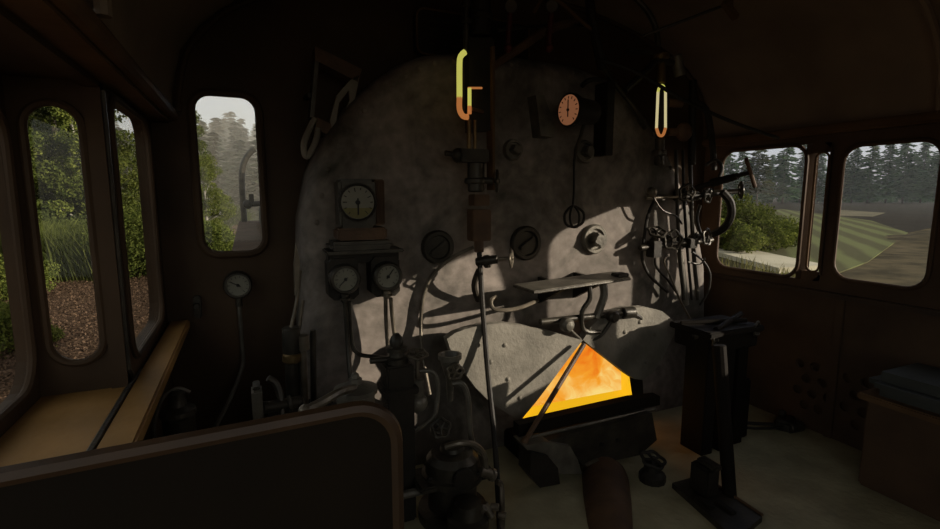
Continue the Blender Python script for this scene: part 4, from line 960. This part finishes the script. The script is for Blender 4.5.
# white marker sign in the front view
ms = thing('marker_sign', 'small white marker sign on a thin post in front view', 'sign', colpos(216, 40))
q = at(217, 212, ms.location.y)
MB().bb(q.x-.5, q.x+.5, q.y-.03, q.y+.03, q.z-.22, q.z+.22, .02).build('board', mat('white_sign_paint', (.7, .7, .68), (.6, .6, .58), 5, .6, 0, 0), ms)
MB().cyl((q.x-.3, q.y+.05, GZ), (q.x-.3, q.y+.05, q.z), .06).build('post', M_bark, ms)

# ---- own locomotive ahead of the front wall
rb = MB().bb(-.13, .5, 2.58, 10.0, .78, .84, .01).build('running_board', M_board); tag(rb, 'brown running board along the boiler outside the lookout window', 'running board')
hr = MB().tube([(-.035, 9.6, .84), (-.04, 9.6, 1.25), (-.035, 9.6, 1.62), (.02, 9.6, 1.86), (.12, 9.6, 2.02), (.2, 9.6, 2.08)], .05, 10, 4)
solo(hr, 'handrail', M_iron2, 'dark curved handrail post standing on the running board', 'handrail')
solo(MB().cyl((.02, 6.0, 1.2), (.25, 6.0, 1.22), .03).ball((.02, 6, 1.2), .05).box((.06, 6.0, 1.26), (.05, .05, .1)), 'boiler_cock', M_iron, 'small dark cock poking out at the right of lookout window', 'cock')

# ---- right side: shrubs, pines across the fields
SH = [bush(31, 3.4, 2.2, M_leafA, .10, 380, 34), bush(32, 2.0, 1.9, M_leafC, .09, 340, 24)]
for i, (px, dep, k, sc, lab) in enumerate(((742, 31, 0, .88, 'tall sunlit bush left in the right front window'), (770, 30, 0, .68, 'rounded bush at the middle of the right front window'), (735, 27, 1, 1.0, 'low yellow-green bush at lower left of right front window'), (762, 27.5, 1, .95, 'low bush in front of the rounded bush'), (725, 32, 0, .9, 'bush half hidden by front edge of right front window'))):
    p0 = colpos(px, dep); plant('shrub', SH[k], (p0.x, p0.y, GZ), sc, i*2.1, lab, 'bush')
CN = [conifer(41, 24, 5.6, M_needle, 30, 1.25), conifer(42, 25, 6.2, M_needle, 30, 1.3), conifer(43, 22, 5.4, M_needle2, 26, 1.2, .2)]
r = random.Random(17)
for i, (px, dep, k, sc) in enumerate([(714, 190, 0, 1.0), (728, 200, 1, .9), (757, 170, 2, 1.0), (783, 185, 1, 1.0), (800, 200, 0, .95), (742, 215, 1, 1.0), (770, 225, 0, .85), (818, 205, 0, .9), (838, 195, 1, .95), (852, 190, 0, .95), (868, 185, 1, .93), (886, 195, 0, 1.08), (903, 185, 1, 1.02), (921, 190, 0, 1.05), (938, 180, 1, .98), (955, 190, 0, 1.0)]):
    p0 = colpos(px, dep)
    lab = 'light green loose tree among pines, behind the crossbar handle' if k == 2 else 'tall dark pine in the row across the fields on the right'
    plant('pine_tree', CN[k], (p0.x, p0.y, GZ), sc, i*1.7, lab, 'tree', None if k == 2 else 'pines across the fields')
uh = [bush(51, 4.0, 4.5, M_needle, .35, 90, 22)]
for i in range(12):
    p0 = colpos(712+i*21, 212+6*(i % 2)); plant('hedge_bush', uh[0], (p0.x, p0.y, GZ), 1.0, i, 'low dark undergrowth bush beneath the far row of pines', 'bush', 'undergrowth below the pines')

# ---- misty hillside ahead
def hill(x, y):
    t = max(0, min(1, (y-75)/110)); t = t*t*(3-2*t)
    return GZ+15*t*(.75+.25*math.sin(x*.04+1))
grid('hillside', -190, 60, 60, 240, 50, 40, hill, M_hill)
HC = [conifer(61, 12, 2.8, M_needle3, 18, .85, .06), conifer(62, 13.5, 3.0, M_needle3, 18, .9, .06)]
r = random.Random(23); n = 0
while n < 150:
    px = r.uniform(60, 275); dep = r.uniform(62, 190); p0 = colpos(px, dep); 
    plant('hill_conifer', HC[n % 2], (p0.x, p0.y, hill(p0.x, p0.y)-.2), r.uniform(.6, 1.05), r.uniform(0, 6), 'mist-veiled conifer on the wooded hillside ahead of the engine', 'tree', 'conifers on the misty hillside'); n += 1
def haze(name, x0, x1, y0, y1, z0, z1, dens, col, label):
    m = bpy.data.materials.new(name); m.use_nodes = True; nn = m.node_tree; nn.nodes.clear()
    v = nn.nodes.new('ShaderNodeVolumeScatter'); v.inputs['Color'].default_value = (*col, 1); v.inputs['Density'].default_value = dens; v.inputs['Anisotropy'].default_value = .0
    oo = nn.nodes.new('ShaderNodeOutputMaterial'); nn.links.new(v.outputs[0], oo.inputs['Volume'])
    o = MB().bb(x0, x1, y0, y1, z0, z1, 0).build(name, m, None, 0); tag(o, label, 'mist', None, 'stuff'); return o
haze('valley_mist', -190, 14, 30, 235, GZ-1, 75, .0042, (1, .93, .76), 'pale valley mist hanging over the wooded hillside ahead')
haze('field_haze', 70, 300, 20, 260, GZ-1, 45, .00045, (.88, .95, 1), 'thin blue haze before the pines beyond the fields')
